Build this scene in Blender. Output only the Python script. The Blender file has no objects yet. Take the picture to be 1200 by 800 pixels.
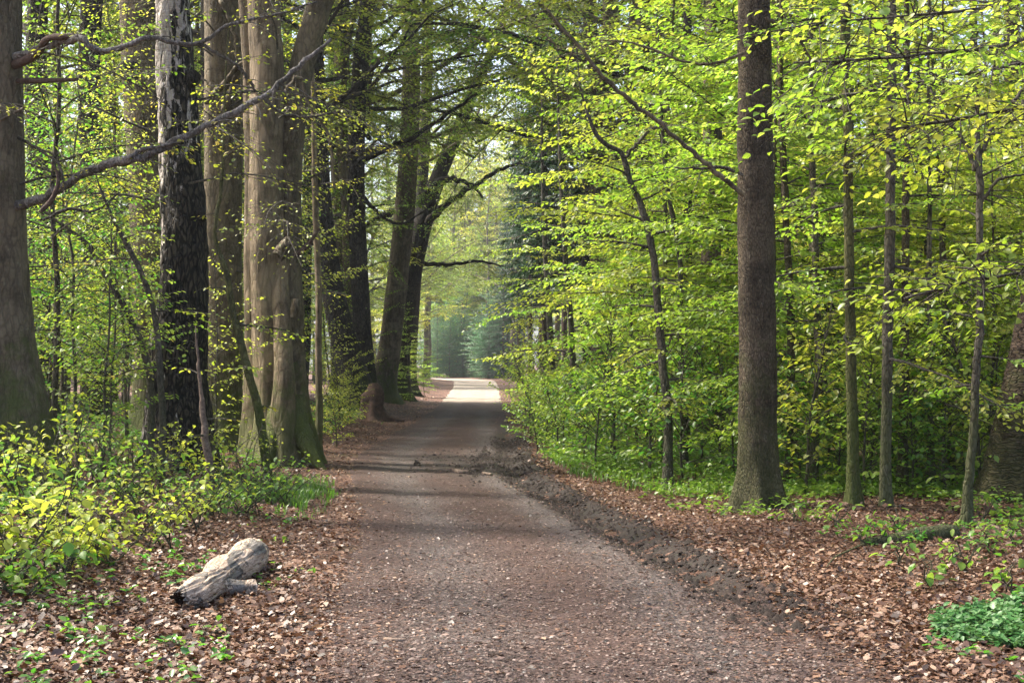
import bpy, math
import numpy as np
from mathutils import Matrix

# ------------------------------------------------------------------ camera, world, sun, exposure
S = bpy.context.scene
COL = S.collection
F, HOR = 1700.0, 425.0            # focal length and horizon row, in pixels of the 1200 x 800 photograph
CAMH = 1.6
cd = bpy.data.cameras.new('camera')
cam = bpy.data.objects.new('camera', cd); COL.objects.link(cam)
cd.sensor_width = 36.0; cd.lens = 36.0 * F / 1200.0
cd.shift_y = (HOR - 400.0) / 1200.0
cd.clip_start = 0.1; cd.clip_end = 3000.0
cam.location = (0, 0, CAMH); cam.rotation_euler = (math.pi / 2, 0, 0)
cd.dof.use_dof = True; cd.dof.focus_distance = 15.5; cd.dof.aperture_fstop = 14.0
S.camera = cam

SUN_AZ, SUN_EL = math.radians(-68.0), math.radians(52.0)   # clockwise from the view direction (+Y)
w = bpy.data.worlds.new('World'); S.world = w; w.use_nodes = True
nt = w.node_tree; bg = nt.nodes['Background']
sky = nt.nodes.new('ShaderNodeTexSky'); sky.sky_type = 'NISHITA'; sky.sun_disc = False
sky.sun_elevation = SUN_EL; sky.sun_rotation = SUN_AZ
sky.air_density = 0.8; sky.dust_density = 5.0; sky.ozone_density = 0.5
nt.links.new(sky.outputs[0], bg.inputs[0]); bg.inputs[1].default_value = 0.15
sl = bpy.data.lights.new('sun', 'SUN'); sl.energy = 4.8; sl.angle = math.radians(6.0); sl.color = (1.0, 0.93, 0.80)     # a sun veiled by spring haze: soft shadows
so = bpy.data.objects.new('sun', sl); COL.objects.link(so)
so.rotation_euler = (math.pi / 2 - SUN_EL, 0, math.pi - SUN_AZ)
so.location = (40, 40, 60)
S.view_settings.view_transform = 'Standard'; S.view_settings.look = 'None'
S.view_settings.exposure = 1.75; S.view_settings.gamma = 1.0
cy = S.cycles
cy.use_denoising = True; cy.denoiser = 'OPENIMAGEDENOISE'
cy.max_bounces = 6; cy.diffuse_bounces = 4; cy.glossy_bounces = 1; cy.transmission_bounces = 3
cy.transparent_max_bounces = 4; cy.volume_bounces = 0
cy.caustics_reflective = False; cy.caustics_refractive = False
cy.sample_clamp_indirect = 6.0
S.render.threads_mode = 'AUTO'

PI = math.pi
def X(px, Y): return (px - 600.0) * Y / F
def Z(py, Y): return CAMH + (HOR - py) * Y / F

# ------------------------------------------------------------------ noise and terrain
def _hash(ix, iy, iz, seed):
    h = (ix * 374761393 + iy * 668265263 + iz * 2147483647 + seed * 1274126177) & 0xffffffff
    h = ((h ^ (h >> 13)) * 1274126177) & 0xffffffff
    h = h ^ (h >> 16)
    return (h & 0xffffff) / float(0xffffff)
def noise3(p, seed=0):
    """value noise in -1..1 at points (n,3)"""
    p = np.asarray(p, float); i = np.floor(p).astype(np.int64); f = p - i; f = f * f * (3 - 2 * f)
    r = 0
    for a in (0, 1):
        wx = f[:, 0] if a else 1 - f[:, 0]
        for b in (0, 1):
            wy = f[:, 1] if b else 1 - f[:, 1]
            for c in (0, 1):
                wz = f[:, 2] if c else 1 - f[:, 2]
                r = r + wx * wy * wz * _hash(i[:, 0] + a, i[:, 1] + b, i[:, 2] + c, seed)
    return r * 2 - 1
def noise2(x, y, sc, seed=0):
    x = np.asarray(x, float).ravel(); y = np.asarray(y, float).ravel()
    return noise3(np.stack([x * sc, y * sc, np.zeros_like(x) + 0.37], 1), seed)
def smooth(t):
    t = np.clip(t, 0, 1); return t * t * (3 - 2 * t)
PY = np.array([-30, 0, 4, 7.25, 10, 15, 20, 24, 28, 34, 42, 55, 68, 90, 120, 134, 144, 152, 160, 700.])
PL = np.array([0.6, -.2, -.7, -.96, -1.22, -1.55, -2.25, -2.65, -2.72, -2.68, -2.6, -2.75, -3.1, -3.7, -4.8, -5.6, -8.5, -14, -22, -500])
PR = np.array([3.4, 2.9, 2.4, 1.93, 1.55, .8, .12, -.02, -.05, -.1, -.2, -.4, -.6, -.85, -1.3, -1.8, -4.2, -8.5, -15, -490])
def path_d(x, y):
    """signed distance beyond the path's nearer edge, across the path: >0 outside; and the signed side"""
    l = np.interp(y, PY, PL); r = np.interp(y, PY, PR)
    return np.maximum(l - x, x - r), np.where(x < (l + r) / 2, -1, 1), l, r
def height(x, y):
    x = np.asarray(x, float); y = np.asarray(y, float); sh = np.broadcast(x, y).shape
    x = np.broadcast_to(x, sh).ravel(); y = np.broadcast_to(y, sh).ravel()
    d, s, l, r = path_d(x, y)
    off = smooth(d / 0.6)
    z = np.where(s < 0, 0.28 * smooth((d - 0.4) / 2.6), 0.10 * smooth((d - 0.7) / 2.5))
    z = z + off * (0.05 * noise2(x, y, .45, 1) + 0.025 * noise2(x, y, 1.7, 2))
    z = z + (1 - off) * 0.012 * noise2(x, y, 1.3, 3)
    near = smooth((y - 8) / 3) * (1 - smooth((y - 30) / 8))
    u = x - r
    z = z - near * 0.055 * np.exp(-((u + .02) / .17) ** 2) + near * 0.05 * np.exp(-((u - .30) / .17) ** 2) + near * .03 * np.exp(-((u + .36) / .12) ** 2)
    z = z + 0.5 * smooth((np.abs(x) - 60) / 120) * noise2(x, y, .03, 8)
    return z.reshape(sh) if sh else float(z[0])
def ground_at(px, py):
    Y = 3.0
    while Y < 300:
        if Z(py, Y) <= height(X(px, Y), Y): break
        Y += 0.05
    return X(px, Y), Y, height(X(px, Y), Y)

# ------------------------------------------------------------------ mesh helpers
class MB:
    def __init__(s): s.v = []; s.q = []; s.t = []; s.n = 0
    def add(s, V, Q=None, T=None):
        s.v.append(V)
        if Q is not None and len(Q): s.q.append(np.asarray(Q) + s.n)
        if T is not None and len(T): s.t.append(np.asarray(T) + s.n)
        s.n += len(V)
    def mesh(s, name, m, flat=False):
        me = bpy.data.meshes.new(name)
        V = np.concatenate(s.v).astype(np.float32) if s.v else np.zeros((0, 3), np.float32)
        Q = np.concatenate(s.q) if s.q else np.zeros((0, 4), int); T = np.concatenate(s.t) if s.t else np.zeros((0, 3), int)
        me.vertices.add(len(V)); me.vertices.foreach_set('co', V.ravel())
        nl = Q.size + T.size; me.loops.add(nl)
        me.loops.foreach_set('vertex_index', np.concatenate([Q.ravel(), T.ravel()]).astype(np.int32))
        me.polygons.add(len(Q) + len(T))
        st = np.concatenate([np.arange(len(Q)) * 4, Q.size + np.arange(len(T)) * 3]).astype(np.int32)
        me.polygons.foreach_set('loop_start', st)
        if not flat: me.polygons.foreach_set('use_smooth', np.ones(len(st), bool))
        me.update(calc_edges=True); me.validate()
        me.materials.append(m); return me
    def tube(s, pts, rad, n=6, cap=False):
        V, Q = ring_tube(pts, rad, n); base = s.n
        s.add(V, Q)
        if cap:
            k = len(V) // n; c = np.asarray(pts[-1])[None] ; s.v.append(c); ci = s.n; s.n += 1
            a = base + (k - 1) * n + np.arange(n); s.t.append(np.stack([a, np.roll(a, -1), np.full(n, ci)], 1))
def frames(P):
    P = np.asarray(P, float); T = np.gradient(P, axis=0); T /= np.linalg.norm(T, axis=1)[:, None] + 1e-9
    ref = np.array([1., 0, 0]) if abs(T[0, 0]) < .8 else np.array([0, 1., 0])
    U = np.zeros_like(P); u = ref
    for i in range(len(P)):
        u = u - T[i] * np.dot(u, T[i]); u = u / (np.linalg.norm(u) + 1e-9); U[i] = u
    return T, U, np.cross(T, U)
def ring_tube(P, rad, n, rfun=None):
    P = np.asarray(P, float); k = len(P); T, U, W = frames(P)
    a = np.arange(n) * 2 * PI / n
    R = np.broadcast_to(np.asarray(rad, float), (k,))[:, None] * np.ones((k, n))
    if rfun is not None: R = rfun(R, a, P)
    V = P[:, None] + R[:, :, None] * (np.cos(a)[None, :, None] * U[:, None] + np.sin(a)[None, :, None] * W[:, None])
    i = np.arange(k - 1)[:, None] * n; j = np.arange(n)[None]; j2 = (j + 1) % n
    Q = np.stack([i + j, i + j2, i + n + j2, i + n + j], -1).reshape(-1, 4)
    return V.reshape(-1, 3), Q
def catmull(P, n):
    """resample a polyline smoothly to n points (works on any number of columns)"""
    P = np.asarray(P, float); d = np.r_[0, np.cumsum(np.linalg.norm(np.diff(P[:, :3], axis=0), axis=1))]
    m = np.gradient(P, d, axis=0) if len(P) > 2 else np.repeat((P[1:] - P[:1]) / d[-1], 2, 0)
    t = np.linspace(0, d[-1], n); i = np.clip(np.searchsorted(d, t, 'right') - 1, 0, len(P) - 2)
    h = (d[i + 1] - d[i])[:, None]; s = ((t - d[i]) / (d[i + 1] - d[i]))[:, None]
    return (2 * s**3 - 3 * s**2 + 1) * P[i] + (s**3 - 2 * s**2 + s) * h * m[i] + (-2 * s**3 + 3 * s**2) * P[i + 1] + (s**3 - s**2) * h * m[i + 1]

# leaves: outline of two folded halves, along +a (base to tip), width b, out of plane c
LEAF = (np.array([[0, 0, 0], [.28, .27, .07], [.68, .27, .05], [1, 0, -.10], [.68, -.27, .05], [.28, -.27, .07]]), np.array([[0, 3, 2, 1], [0, 5, 4, 3]]), None)
LEAF_FINE = (np.array([[0, 0, 0], [.35, 0, 0], [.7, 0, -.02], [1, 0, -.12], [.12, .20, .05], [.38, .33, .10], [.72, .24, .06], [.12, -.20, .05], [.38, -.33, .10], [.72, -.24, .06]]),
             np.array([[0, 1, 5, 4], [1, 2, 6, 5], [0, 7, 8, 1], [1, 8, 9, 2]]), np.array([[2, 3, 6], [2, 9, 3]]))
DIAMOND = (np.array([[0, 0, 0], [.5, .33, .06], [1, 0, -.05], [.5, -.33, .06]]), None, np.array([[0, 2, 1], [0, 3, 2]]))
NEEDLE = (np.array([[0, 0, 0], [.4, .11, .0], [1, 0, -.1], [.4, -.11, .0]]), None, np.array([[0, 2, 1], [0, 3, 2]]))
CURL = (np.array([[0, 0, .02], [.3, .30, .16], [.75, .26, .10], [1, 0, .16], [.7, -.28, .03], [.25, -.25, .12]]), np.array([[0, 3, 2, 1], [0, 5, 4, 3]]), None)
CHIP = (np.array([[0, .1, 0], [.5, .3, .12], [1, .05, .02], [.9, -.2, 0], [.1, -.2, .02]]), None, np.array([[0, 1, 4], [1, 2, 3], [1, 3, 4]]))
class LF:
    """a growing set of leaves"""
    def __init__(s): s.p = []; s.d = []; s.n = []; s.s = []
    def add(s, p, d, n, sz): s.p.append(p); s.d.append(d); s.n.append(n); s.s.append(sz)
    def arrays(s): return np.concatenate(s.p), np.concatenate(s.d), np.concatenate(s.n), np.concatenate(s.s)
    def into(s, mb, tpl): 
        if s.p: leaves_into(mb, tpl, *s.arrays())
def leaves_into(mb, tpl, P, D, N, SZ):
    D = D / (np.linalg.norm(D, axis=1)[:, None] + 1e-9); N = N - D * (N * D).sum(1)[:, None]; N /= np.linalg.norm(N, axis=1)[:, None] + 1e-9
    B = np.cross(N, D); V0, Q, T = tpl; k = len(V0)
    V = P[:, None] + SZ[:, None, None] * (V0[None, :, 0:1] * D[:, None] + V0[None, :, 1:2] * B[:, None] + V0[None, :, 2:3] * N[:, None])
    off = (np.arange(len(P)) * k)[:, None, None]
    mb.add(V.reshape(-1, 3), (Q[None] + off).reshape(-1, 4) if Q is not None else None, (T[None] + off).reshape(-1, 3) if T is not None else None)
def dirv(az, el): return np.stack([np.cos(az) * np.cos(el), np.sin(az) * np.cos(el), np.sin(el)], -1)

def spray(W, L, p0, az, el, ln, r0, rng, ls=.062, dens=1.0, side=.5, arch=.35, leafy=1.0, start=.12, sides=5, wob=.12):
    """a bough with alternate side twigs in one flat layer and alternate leaves along them"""
    n = 7; t = np.linspace(0, 1, n)
    azs = az + np.cumsum(rng.normal(0, wob, n)); els = el - arch * t + rng.normal(0, .05, n)
    pts = np.asarray(p0, float) + np.r_[np.zeros((1, 3)), np.cumsum(dirv(azs, els)[:-1] * ln / (n - 1), 0)]
    W.tube(pts, r0 * (1 - .82 * t) + .001, sides)
    k = max(2, int(ln / .13 * dens)); sg = 1
    for i in range(k):
        u = start + (1 - start) * (i + rng.random()) / k; sg = -sg
        p = np.array([np.interp(u, t, pts[:, c]) for c in range(3)]); a = np.interp(u, t, azs) + sg * rng.uniform(.6, 1.15); e = np.interp(u, t, els) + rng.normal(0, .14)
        tl = max(.10, ln * side * (1 - .68 * u) * rng.uniform(.55, 1.15)); tl = min(tl, .9)
        if u > .93: a = azs[-1]
        v = np.array([0, .5, 1]); tp = p + np.stack([dirv(np.array(a), np.array(e)) * tl * q + np.array([0, 0, -.10 * tl * q * q]) for q in v])
        W.tube(tp, np.array([.35, .22, .1]) * r0 * .55 + .0008, 3)
        m = max(2, int(tl / (ls * .62)))
        m = int(m * leafy + rng.random())
        if m < 1: continue
        vv = (np.arange(m) + .6) / m; q = p + (tp[-1] - p) * vv[:, None]
        s2 = np.where(np.arange(m) % 2, 1, -1)
        la = a + s2 * rng.uniform(.35, 1.1, m); la[-1] = a
        D = dirv(la, rng.normal(-.28, .30, m)); N = np.array([0, 0, 1.]) + rng.normal(0, .33, (m, 3))
        L.add(q, D, N, ls * rng.uniform(.6, 1.2, m))
    return pts

# ------------------------------------------------------------------ materials
def newmat(name):
    m = bpy.data.materials.new(name); m.use_nodes = True; t = m.node_tree; t.nodes.clear()
    return m, t, t.nodes, t.links
def ramp(N, stops, interp='LINEAR'):
    r = N.new('ShaderNodeValToRGB'); r.color_ramp.interpolation = interp; e = r.color_ramp.elements
    while len(e) < len(stops): e.new(0.5)
    for i, (p, c) in enumerate(stops): e[i].position = p; e[i].color = (*c, 1)
    return r
def noise(N, L, vec, scale, detail=4, rough=.6, dist=0):
    n = N.new('ShaderNodeTexNoise'); n.inputs['Scale'].default_value = scale; n.inputs['Detail'].default_value = detail
    n.inputs['Roughness'].default_value = rough; n.inputs['Distortion'].default_value = dist
    if vec: L.new(vec, n.inputs['Vector'])
    return n
def mapping(N, L, vec, sc):
    m = N.new('ShaderNodeMapping'); m.inputs['Scale'].default_value = sc; L.new(vec, m.inputs['Vector']); return m.outputs[0]
def mixc(N, L, fac, a, b, mode='MIX'):
    m = N.new('ShaderNodeMix'); m.data_type = 'RGBA'; m.blend_type = mode
    if isinstance(fac, float): m.inputs[0].default_value = fac
    else: L.new(fac, m.inputs[0])
    for i, c in ((6, a), (7, b)):
        if isinstance(c, tuple): m.inputs[i].default_value = (*c, 1)
        else: L.new(c, m.inputs[i])
    return m.outputs[2]
def mathn(N, L, op, a, b=None, clamp=False):
    m = N.new('ShaderNodeMath'); m.operation = op; m.use_clamp = clamp
    for i, c in enumerate((a, b)):
        if c is None: continue
        if isinstance(c, (int, float)): m.inputs[i].default_value = c
        else: L.new(c, m.inputs[i])
    return m.outputs[0]
def leafmat(name, stops, tstops, trans=.5, gloss=.06, rough=.42, objvar=.06):
    m, t, N, L = newmat(name)
    g = N.new('ShaderNodeNewGeometry'); oi = N.new('ShaderNodeObjectInfo')
    a = ramp(N, stops); b = ramp(N, tstops)
    L.new(g.outputs['Random Per Island'], a.inputs[0]); L.new(g.outputs['Random Per Island'], b.inputs[0])
    hv = mathn(N, L, 'ADD', mathn(N, L, 'MULTIPLY', oi.outputs['Random'], objvar), .5 - objvar / 2)
    cols = []
    for r in (a, b):
        h = N.new('ShaderNodeHueSaturation'); L.new(hv, h.inputs['Hue']); L.new(r.outputs[0], h.inputs['Color']); cols.append(h.outputs[0])
    d = N.new('ShaderNodeBsdfDiffuse'); L.new(cols[0], d.inputs[0])
    tr = N.new('ShaderNodeBsdfTranslucent'); L.new(cols[1], tr.inputs[0])
    mx = N.new('ShaderNodeMixShader'); mx.inputs[0].default_value = trans; L.new(d.outputs[0], mx.inputs[1]); L.new(tr.outputs[0], mx.inputs[2])
    gl = N.new('ShaderNodeBsdfGlossy'); gl.inputs['Roughness'].default_value = rough
    m2 = N.new('ShaderNodeMixShader'); m2.inputs[0].default_value = gloss; L.new(mx.outputs[0], m2.inputs[1]); L.new(gl.outputs[0], m2.inputs[2])
    o = N.new('ShaderNodeOutputMaterial'); L.new(m2.outputs[0], o.inputs[0]); return m
def princ(N, L, col, rough, bump=None, strength=.5, dist=.02):
    p = N.new('ShaderNodeBsdfPrincipled'); L.new(col, p.inputs['Base Color'])
    if isinstance(rough, float): p.inputs['Roughness'].default_value = rough
    else: L.new(rough, p.inputs['Roughness'])
    p.inputs['Specular IOR Level'].default_value = .25
    if bump is not None:
        b = N.new('ShaderNodeBump'); b.inputs['Strength'].default_value = strength; b.inputs['Distance'].default_value = dist
        L.new(bump, b.inputs['Height']); L.new(b.outputs[0], p.inputs['Normal'])
    o = N.new('ShaderNodeOutputMaterial'); L.new(p.outputs[0], o.inputs[0]); return p

def barkmat(name, dark, mid, light, moss=(.07, .09, .02), mossamt=.45, sx=9, sz=2.2, fine=60, horiz=0.0, bump=.7, crack=.5, cs=26.0, cz=.4):
    """streaky bark with lichen patches, green algae and moss that thins out up the stem"""
    m, t, N, L = newmat(name)
    tc = N.new('ShaderNodeTexCoord').outputs['Object']
    n1 = noise(N, L, mapping(N, L, tc, (sx, sx, sz)), 1.0, 6, .65, .4)
    n2 = noise(N, L, mapping(N, L, tc, (fine, fine, fine * .35)), 1.0, 4, .7)
    n3 = noise(N, L, tc, 1.3, 4, .6, .5)
    n4 = noise(N, L, mapping(N, L, tc, (6, 6, 30)), 1.0, 3, .6)
    s = mathn(N, L, 'ADD', mathn(N, L, 'MULTIPLY', n1.outputs[0], .62), mathn(N, L, 'MULTIPLY', n2.outputs[0], .38))
    if horiz: s = mathn(N, L, 'ADD', mathn(N, L, 'MULTIPLY', s, 1 - horiz), mathn(N, L, 'MULTIPLY', n4.outputs[0], horiz))
    c = ramp(N, [(.37, dark), (.48, mid), (.62, light)]); L.new(s, c.inputs[0])
    wv = N.new('ShaderNodeVectorMath'); wv.operation = 'MULTIPLY_ADD'; L.new(n3.outputs[1], wv.inputs[0]); wv.inputs[1].default_value = (.12, .12, .22); L.new(tc, wv.inputs[2])
    vo = N.new('ShaderNodeTexVoronoi'); vo.feature = 'DISTANCE_TO_EDGE'; vo.inputs['Scale'].default_value = 1.0; L.new(mapping(N, L, wv.outputs[0], (cs, cs, cs * cz)), vo.inputs['Vector'])
    ck = ramp(N, [(0, (1, 1, 1)), (.16, (0, 0, 0))]); L.new(vo.outputs['Distance'], ck.inputs[0])
    ckf = mathn(N, L, 'MULTIPLY', ck.outputs[0], crack)
    pat = ramp(N, [(.48, (0, 0, 0)), (.56, (1, 1, 1))]); L.new(n3.outputs[0], pat.inputs[0])
    col = mixc(N, L, mathn(N, L, 'MULTIPLY', pat.outputs[0], .5), c.outputs[0], tuple(min(1, q * 1.3) for q in light))
    n6 = noise(N, L, mapping(N, L, tc, (2.2, 2.2, .9)), 1.0, 6, .7, .8); bl = ramp(N, [(.54, (0, 0, 0)), (.60, (1, 1, 1))]); L.new(n6.outputs[0], bl.inputs[0])
    col = mixc(N, L, mathn(N, L, 'MULTIPLY', bl.outputs[0], .55), col, tuple(q * 1.15 for q in dark))
    n7 = noise(N, L, tc, 9.0, 3, .6); li = ramp(N, [(.66, (0, 0, 0)), (.70, (1, 1, 1))]); L.new(n7.outputs[0], li.inputs[0])
    col = mixc(N, L, mathn(N, L, 'MULTIPLY', li.outputs[0], .5), col, tuple(.6 * q + .4 * k for q, k in zip(light, (.30, .32, .24))))
    col = mixc(N, L, ckf, col, tuple(q * .55 for q in dark))
    s = mathn(N, L, 'SUBTRACT', s, mathn(N, L, 'MULTIPLY', ckf, .8))
    sep = N.new('ShaderNodeSeparateXYZ'); L.new(tc, sep.inputs[0])
    up = N.new('ShaderNodeMapRange'); up.inputs[1].default_value = 0.0; up.inputs[2].default_value = 1.9; up.inputs[3].default_value = .42; up.inputs[4].default_value = 0.0
    L.new(sep.outputs[2], up.inputs[0])
    n5 = noise(N, L, tc, 3.7, 5, .7)
    mm = mathn(N, L, 'ADD', mathn(N, L, 'SUBTRACT', n5.outputs[0], .58), up.outputs[0])
    mm = mathn(N, L, 'MULTIPLY', mathn(N, L, 'MULTIPLY', mm, 5.0, True), mossamt)
    mc = mixc(N, L, n2.outputs[0], tuple(q * .55 for q in moss), tuple(q * 1.5 for q in moss))
    col = mixc(N, L, mm, col, mc)
    princ(N, L, col, .85, s, bump, .05); return m

M = {}
M['beech_bark'] = barkmat('beech_bark', (.045, .035, .023), (.105, .083, .054), (.19, .152, .102), mossamt=.8, sx=9, sz=1.8, fine=90, horiz=.15, bump=.9, crack=.34, cs=15, cz=.35)
M['pale_bark'] = barkmat('pale_bark', (.060, .044, .028), (.15, .113, .073), (.265, .205, .138), mossamt=.65, sx=11, sz=.9, fine=90, horiz=.1, bump=.9, crack=.3, cs=11, cz=.2)
M['brown_bark'] = barkmat('brown_bark', (.026, .018, .011), (.085, .063, .041), (.165, .128, .086), mossamt=.45, sx=18, sz=4, horiz=.2, bump=1.0, crack=.55, cs=55, cz=.35)
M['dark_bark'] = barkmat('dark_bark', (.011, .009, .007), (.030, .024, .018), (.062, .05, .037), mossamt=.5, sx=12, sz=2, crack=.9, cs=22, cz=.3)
M['young_bark'] = barkmat('young_bark', (.034, .029, .021), (.085, .074, .053), (.15, .132, .098), mossamt=.5, sx=18, sz=5)
M['mossy_bark'] = barkmat('mossy_bark', (.04, .04, .018), (.09, .088, .035), (.16, .15, .06), mossamt=.8, sx=18, sz=5)
M['ring_bark'] = barkmat('ring_bark', (.014, .008, .006), (.038, .022, .015), (.085, .057, .043), mossamt=.35, sx=6, sz=8, horiz=.6, bump=1.0, crack=.55, cs=10, cz=3.2)
M['spruce_bark'] = barkmat('spruce_bark', (.025, .018, .013), (.065, .046, .034), (.12, .09, .07), mossamt=.3, sx=16, sz=7)
M['twig'] = barkmat('twig', (.03, .025, .02), (.07, .06, .048), (.13, .115, .095), mossamt=.25, sx=14, sz=14)
M['grey_limb'] = barkmat('grey_limb', (.05, .045, .04), (.12, .108, .10), (.25, .235, .225), mossamt=.2, sx=12, sz=12)

def birchmat():
    m, t, N, L = newmat('birch_bark')
    tc = N.new('ShaderNodeTexCoord').outputs['Object']
    n1 = noise(N, L, mapping(N, L, tc, (11, 11, 3.2)), 1.0, 6, .7, .8)
    n2 = noise(N, L, mapping(N, L, tc, (9, 9, 60)), 1.0, 3, .6)
    n3 = noise(N, L, mapping(N, L, tc, (5.5, 5.5, 1.3)), 1.0, 5, .65, .6)
    white = ramp(N, [(.35, (.22, .19, .17)), (.5, (.42, .37, .34)), (.66, (.60, .55, .51))]); L.new(mathn(N, L, 'ADD', mathn(N, L, 'MULTIPLY', n1.outputs[0], .5), mathn(N, L, 'MULTIPLY', n2.outputs[0], .5)), white.inputs[0])
    wv = N.new('ShaderNodeVectorMath'); wv.operation = 'MULTIPLY_ADD'; L.new(n3.outputs[1], wv.inputs[0]); wv.inputs[1].default_value = (.10, .10, .2); L.new(tc, wv.inputs[2])
    vo = N.new('ShaderNodeTexVoronoi'); vo.feature = 'DISTANCE_TO_EDGE'; vo.inputs['Scale'].default_value = 1.0; L.new(mapping(N, L, wv.outputs[0], (19, 19, 6)), vo.inputs['Vector'])
    ck = ramp(N, [(.02, (0, 0, 0)), (.22, (1, 1, 1))]); L.new(vo.outputs['Distance'], ck.inputs[0])
    bs = mathn(N, L, 'ADD', mathn(N, L, 'MULTIPLY', n1.outputs[0], .55), mathn(N, L, 'MULTIPLY', ck.outputs[0], .35))
    black = ramp(N, [(.30, (.006, .005, .004)), (.5, (.022, .017, .012)), (.68, (.075, .06, .044)), (.80, (.16, .135, .10))]); L.new(bs, black.inputs[0])
    sep = N.new('ShaderNodeSeparateXYZ'); L.new(tc, sep.inputs[0])
    up = N.new('ShaderNodeMapRange'); up.inputs[1].default_value = 1.6; up.inputs[2].default_value = 6.4; up.inputs[3].default_value = -.24; up.inputs[4].default_value = .07
    L.new(sep.outputs[2], up.inputs[0])
    side = mathn(N, L, 'MULTIPLY', sep.outputs[0], -.42)            # the furrowed side faces the path
    f = mathn(N, L, 'ADD', mathn(N, L, 'ADD', n3.outputs[0], up.outputs[0]), side)
    r = ramp(N, [(.47, (0, 0, 0)), (.52, (1, 1, 1))]); L.new(mathn(N, L, 'ADD', f, mathn(N, L, 'MULTIPLY', mathn(N, L, 'SUBTRACT', n1.outputs[0], .5), .95)), r.inputs[0])
    col = mixc(N, L, r.outputs[0], black.outputs[0], white.outputs[0])
    princ(N, L, col, .8, bs, 1.0, .06); return m
M['birch_bark'] = birchmat()

M['beech_leaf'] = leafmat('beech_leaf', [(0, (.12, .20, .018)), (.5, (.20, .295, .028)), (1, (.30, .37, .055))], [(0, (.33, .52, .03)), (.5, (.48, .65, .05)), (1, (.64, .72, .12))], .52, .05)
M['yellow_leaf'] = leafmat('yellow_leaf', [(0, (.16, .22, .02)), (.6, (.24, .29, .03)), (1, (.32, .31, .06))], [(0, (.42, .52, .03)), (.6, (.58, .62, .05)), (1, (.7, .62, .12))], .5)
M['shrub_leaf'] = leafmat('shrub_leaf', [(0, (.05, .13, .02)), (.5, (.085, .19, .02)), (1, (.16, .26, .03))], [(0, (.14, .36, .03)), (.5, (.22, .46, .03)), (1, (.42, .58, .06))], .45)
M['canopy_leaf'] = leafmat('canopy_leaf', [(0, (.08, .13, .014)), (.5, (.14, .19, .02)), (1, (.22, .25, .04))], [(0, (.18, .32, .02)), (.5, (.28, .42, .03)), (1, (.45, .52, .07))], .5)
M['cover_leaf'] = leafmat('cover_leaf', [(0, (.07, .17, .018)), (.5, (.12, .24, .02)), (1, (.20, .32, .03))], [(0, (.12, .32, .02)), (1, (.3, .5, .05))], .4)
M['pale_leaf'] = leafmat('pale_leaf', [(0, (.035, .105, .022)), (.5, (.075, .17, .05)), (1, (.17, .26, .12))], [(0, (.1, .22, .05)), (1, (.2, .32, .1))], .25, .03)
M['dark_leaf'] = leafmat('dark_leaf', [(0, (.025, .07, .03)), (.5, (.04, .10, .04)), (1, (.07, .14, .05))], [(0, (.04, .13, .05)), (.5, (.08, .22, .07)), (1, (.16, .34, .08))], .4)
M['needle'] = leafmat('needle', [(0, (.014, .04, .018)), (.5, (.022, .06, .026)), (1, (.035, .08, .03))], [(0, (.02, .06, .02)), (1, (.05, .11, .03))], .25, .04)
M['grass'] = leafmat('grass_blade', [(0, (.05, .12, .012)), (1, (.13, .23, .03))], [(0, (.12, .32, .02)), (1, (.26, .46, .04))], .4)
M['litter'] = leafmat('litter_leaf', [(0, (.025, .012, .007)), (.3, (.070, .031, .018)), (.55, (.115, .054, .030)), (.78, (.18, .094, .055)), (.93, (.275, .168, .108)), (1, (.40, .285, .20))], [(0, (.06, .025, .01)), (.6, (.25, .11, .05)), (1, (.4, .25, .14))], .14, .07, .5, 0)
M['chips'] = leafmat('path_chips', [(0, (.015, .009, .007)), (.35, (.048, .027, .021)), (.65, (.088, .052, .041)), (.88, (.14, .088, .070)), (.985, (.21, .145, .12)), (1, (.30, .235, .205))], [(0, (.03, .02, .01)), (1, (.2, .12, .07))], .06, .06, .5, 0)

def groundmat():
    m, t, N, L = newmat('leaf_litter_ground')
    tc = N.new('ShaderNodeTexCoord').outputs['Object']
    v = N.new('ShaderNodeTexVoronoi'); v.inputs['Scale'].default_value = 22; v.inputs['Randomness'].default_value = 1
    n0 = noise(N, L, tc, 9, 3, .6); ad = N.new('ShaderNodeVectorMath'); ad.operation = 'MULTIPLY_ADD'
    L.new(n0.outputs[1], ad.inputs[0]); ad.inputs[1].default_value = (.08, .08, .08); L.new(tc, ad.inputs[2]); L.new(ad.outputs[0], v.inputs['Vector'])
    sp = N.new('ShaderNodeSeparateColor'); L.new(v.outputs['Color'], sp.inputs[0])
    c = ramp(N, [(0, (.025, .013, .009)), (.35, (.07, .032, .021)), (.65, (.125, .06, .04)), (.9, (.20, .11, .075)), (1, (.30, .19, .14))]); L.new(sp.outputs[0], c.inputs[0])
    n1 = noise(N, L, tc, .35, 4, .6); r1 = ramp(N, [(.4, (.62, .6, .58)), (.65, (1, 1, 1))]); L.new(n1.outputs[0], r1.inputs[0])
    col = mixc(N, L, 1.0, c.outputs[0], r1.outputs[0], 'MULTIPLY')
    n2 = noise(N, L, tc, .55, 5, .65); r2 = ramp(N, [(.56, (0, 0, 0)), (.70, (1, 1, 1))]); L.new(n2.outputs[0], r2.inputs[0])
    col = mixc(N, L, mathn(N, L, 'MULTIPLY', r2.outputs[0], .35), col, (.05, .075, .018))
    princ(N, L, col, .8, v.outputs['Distance'], .8, .04); return m
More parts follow.
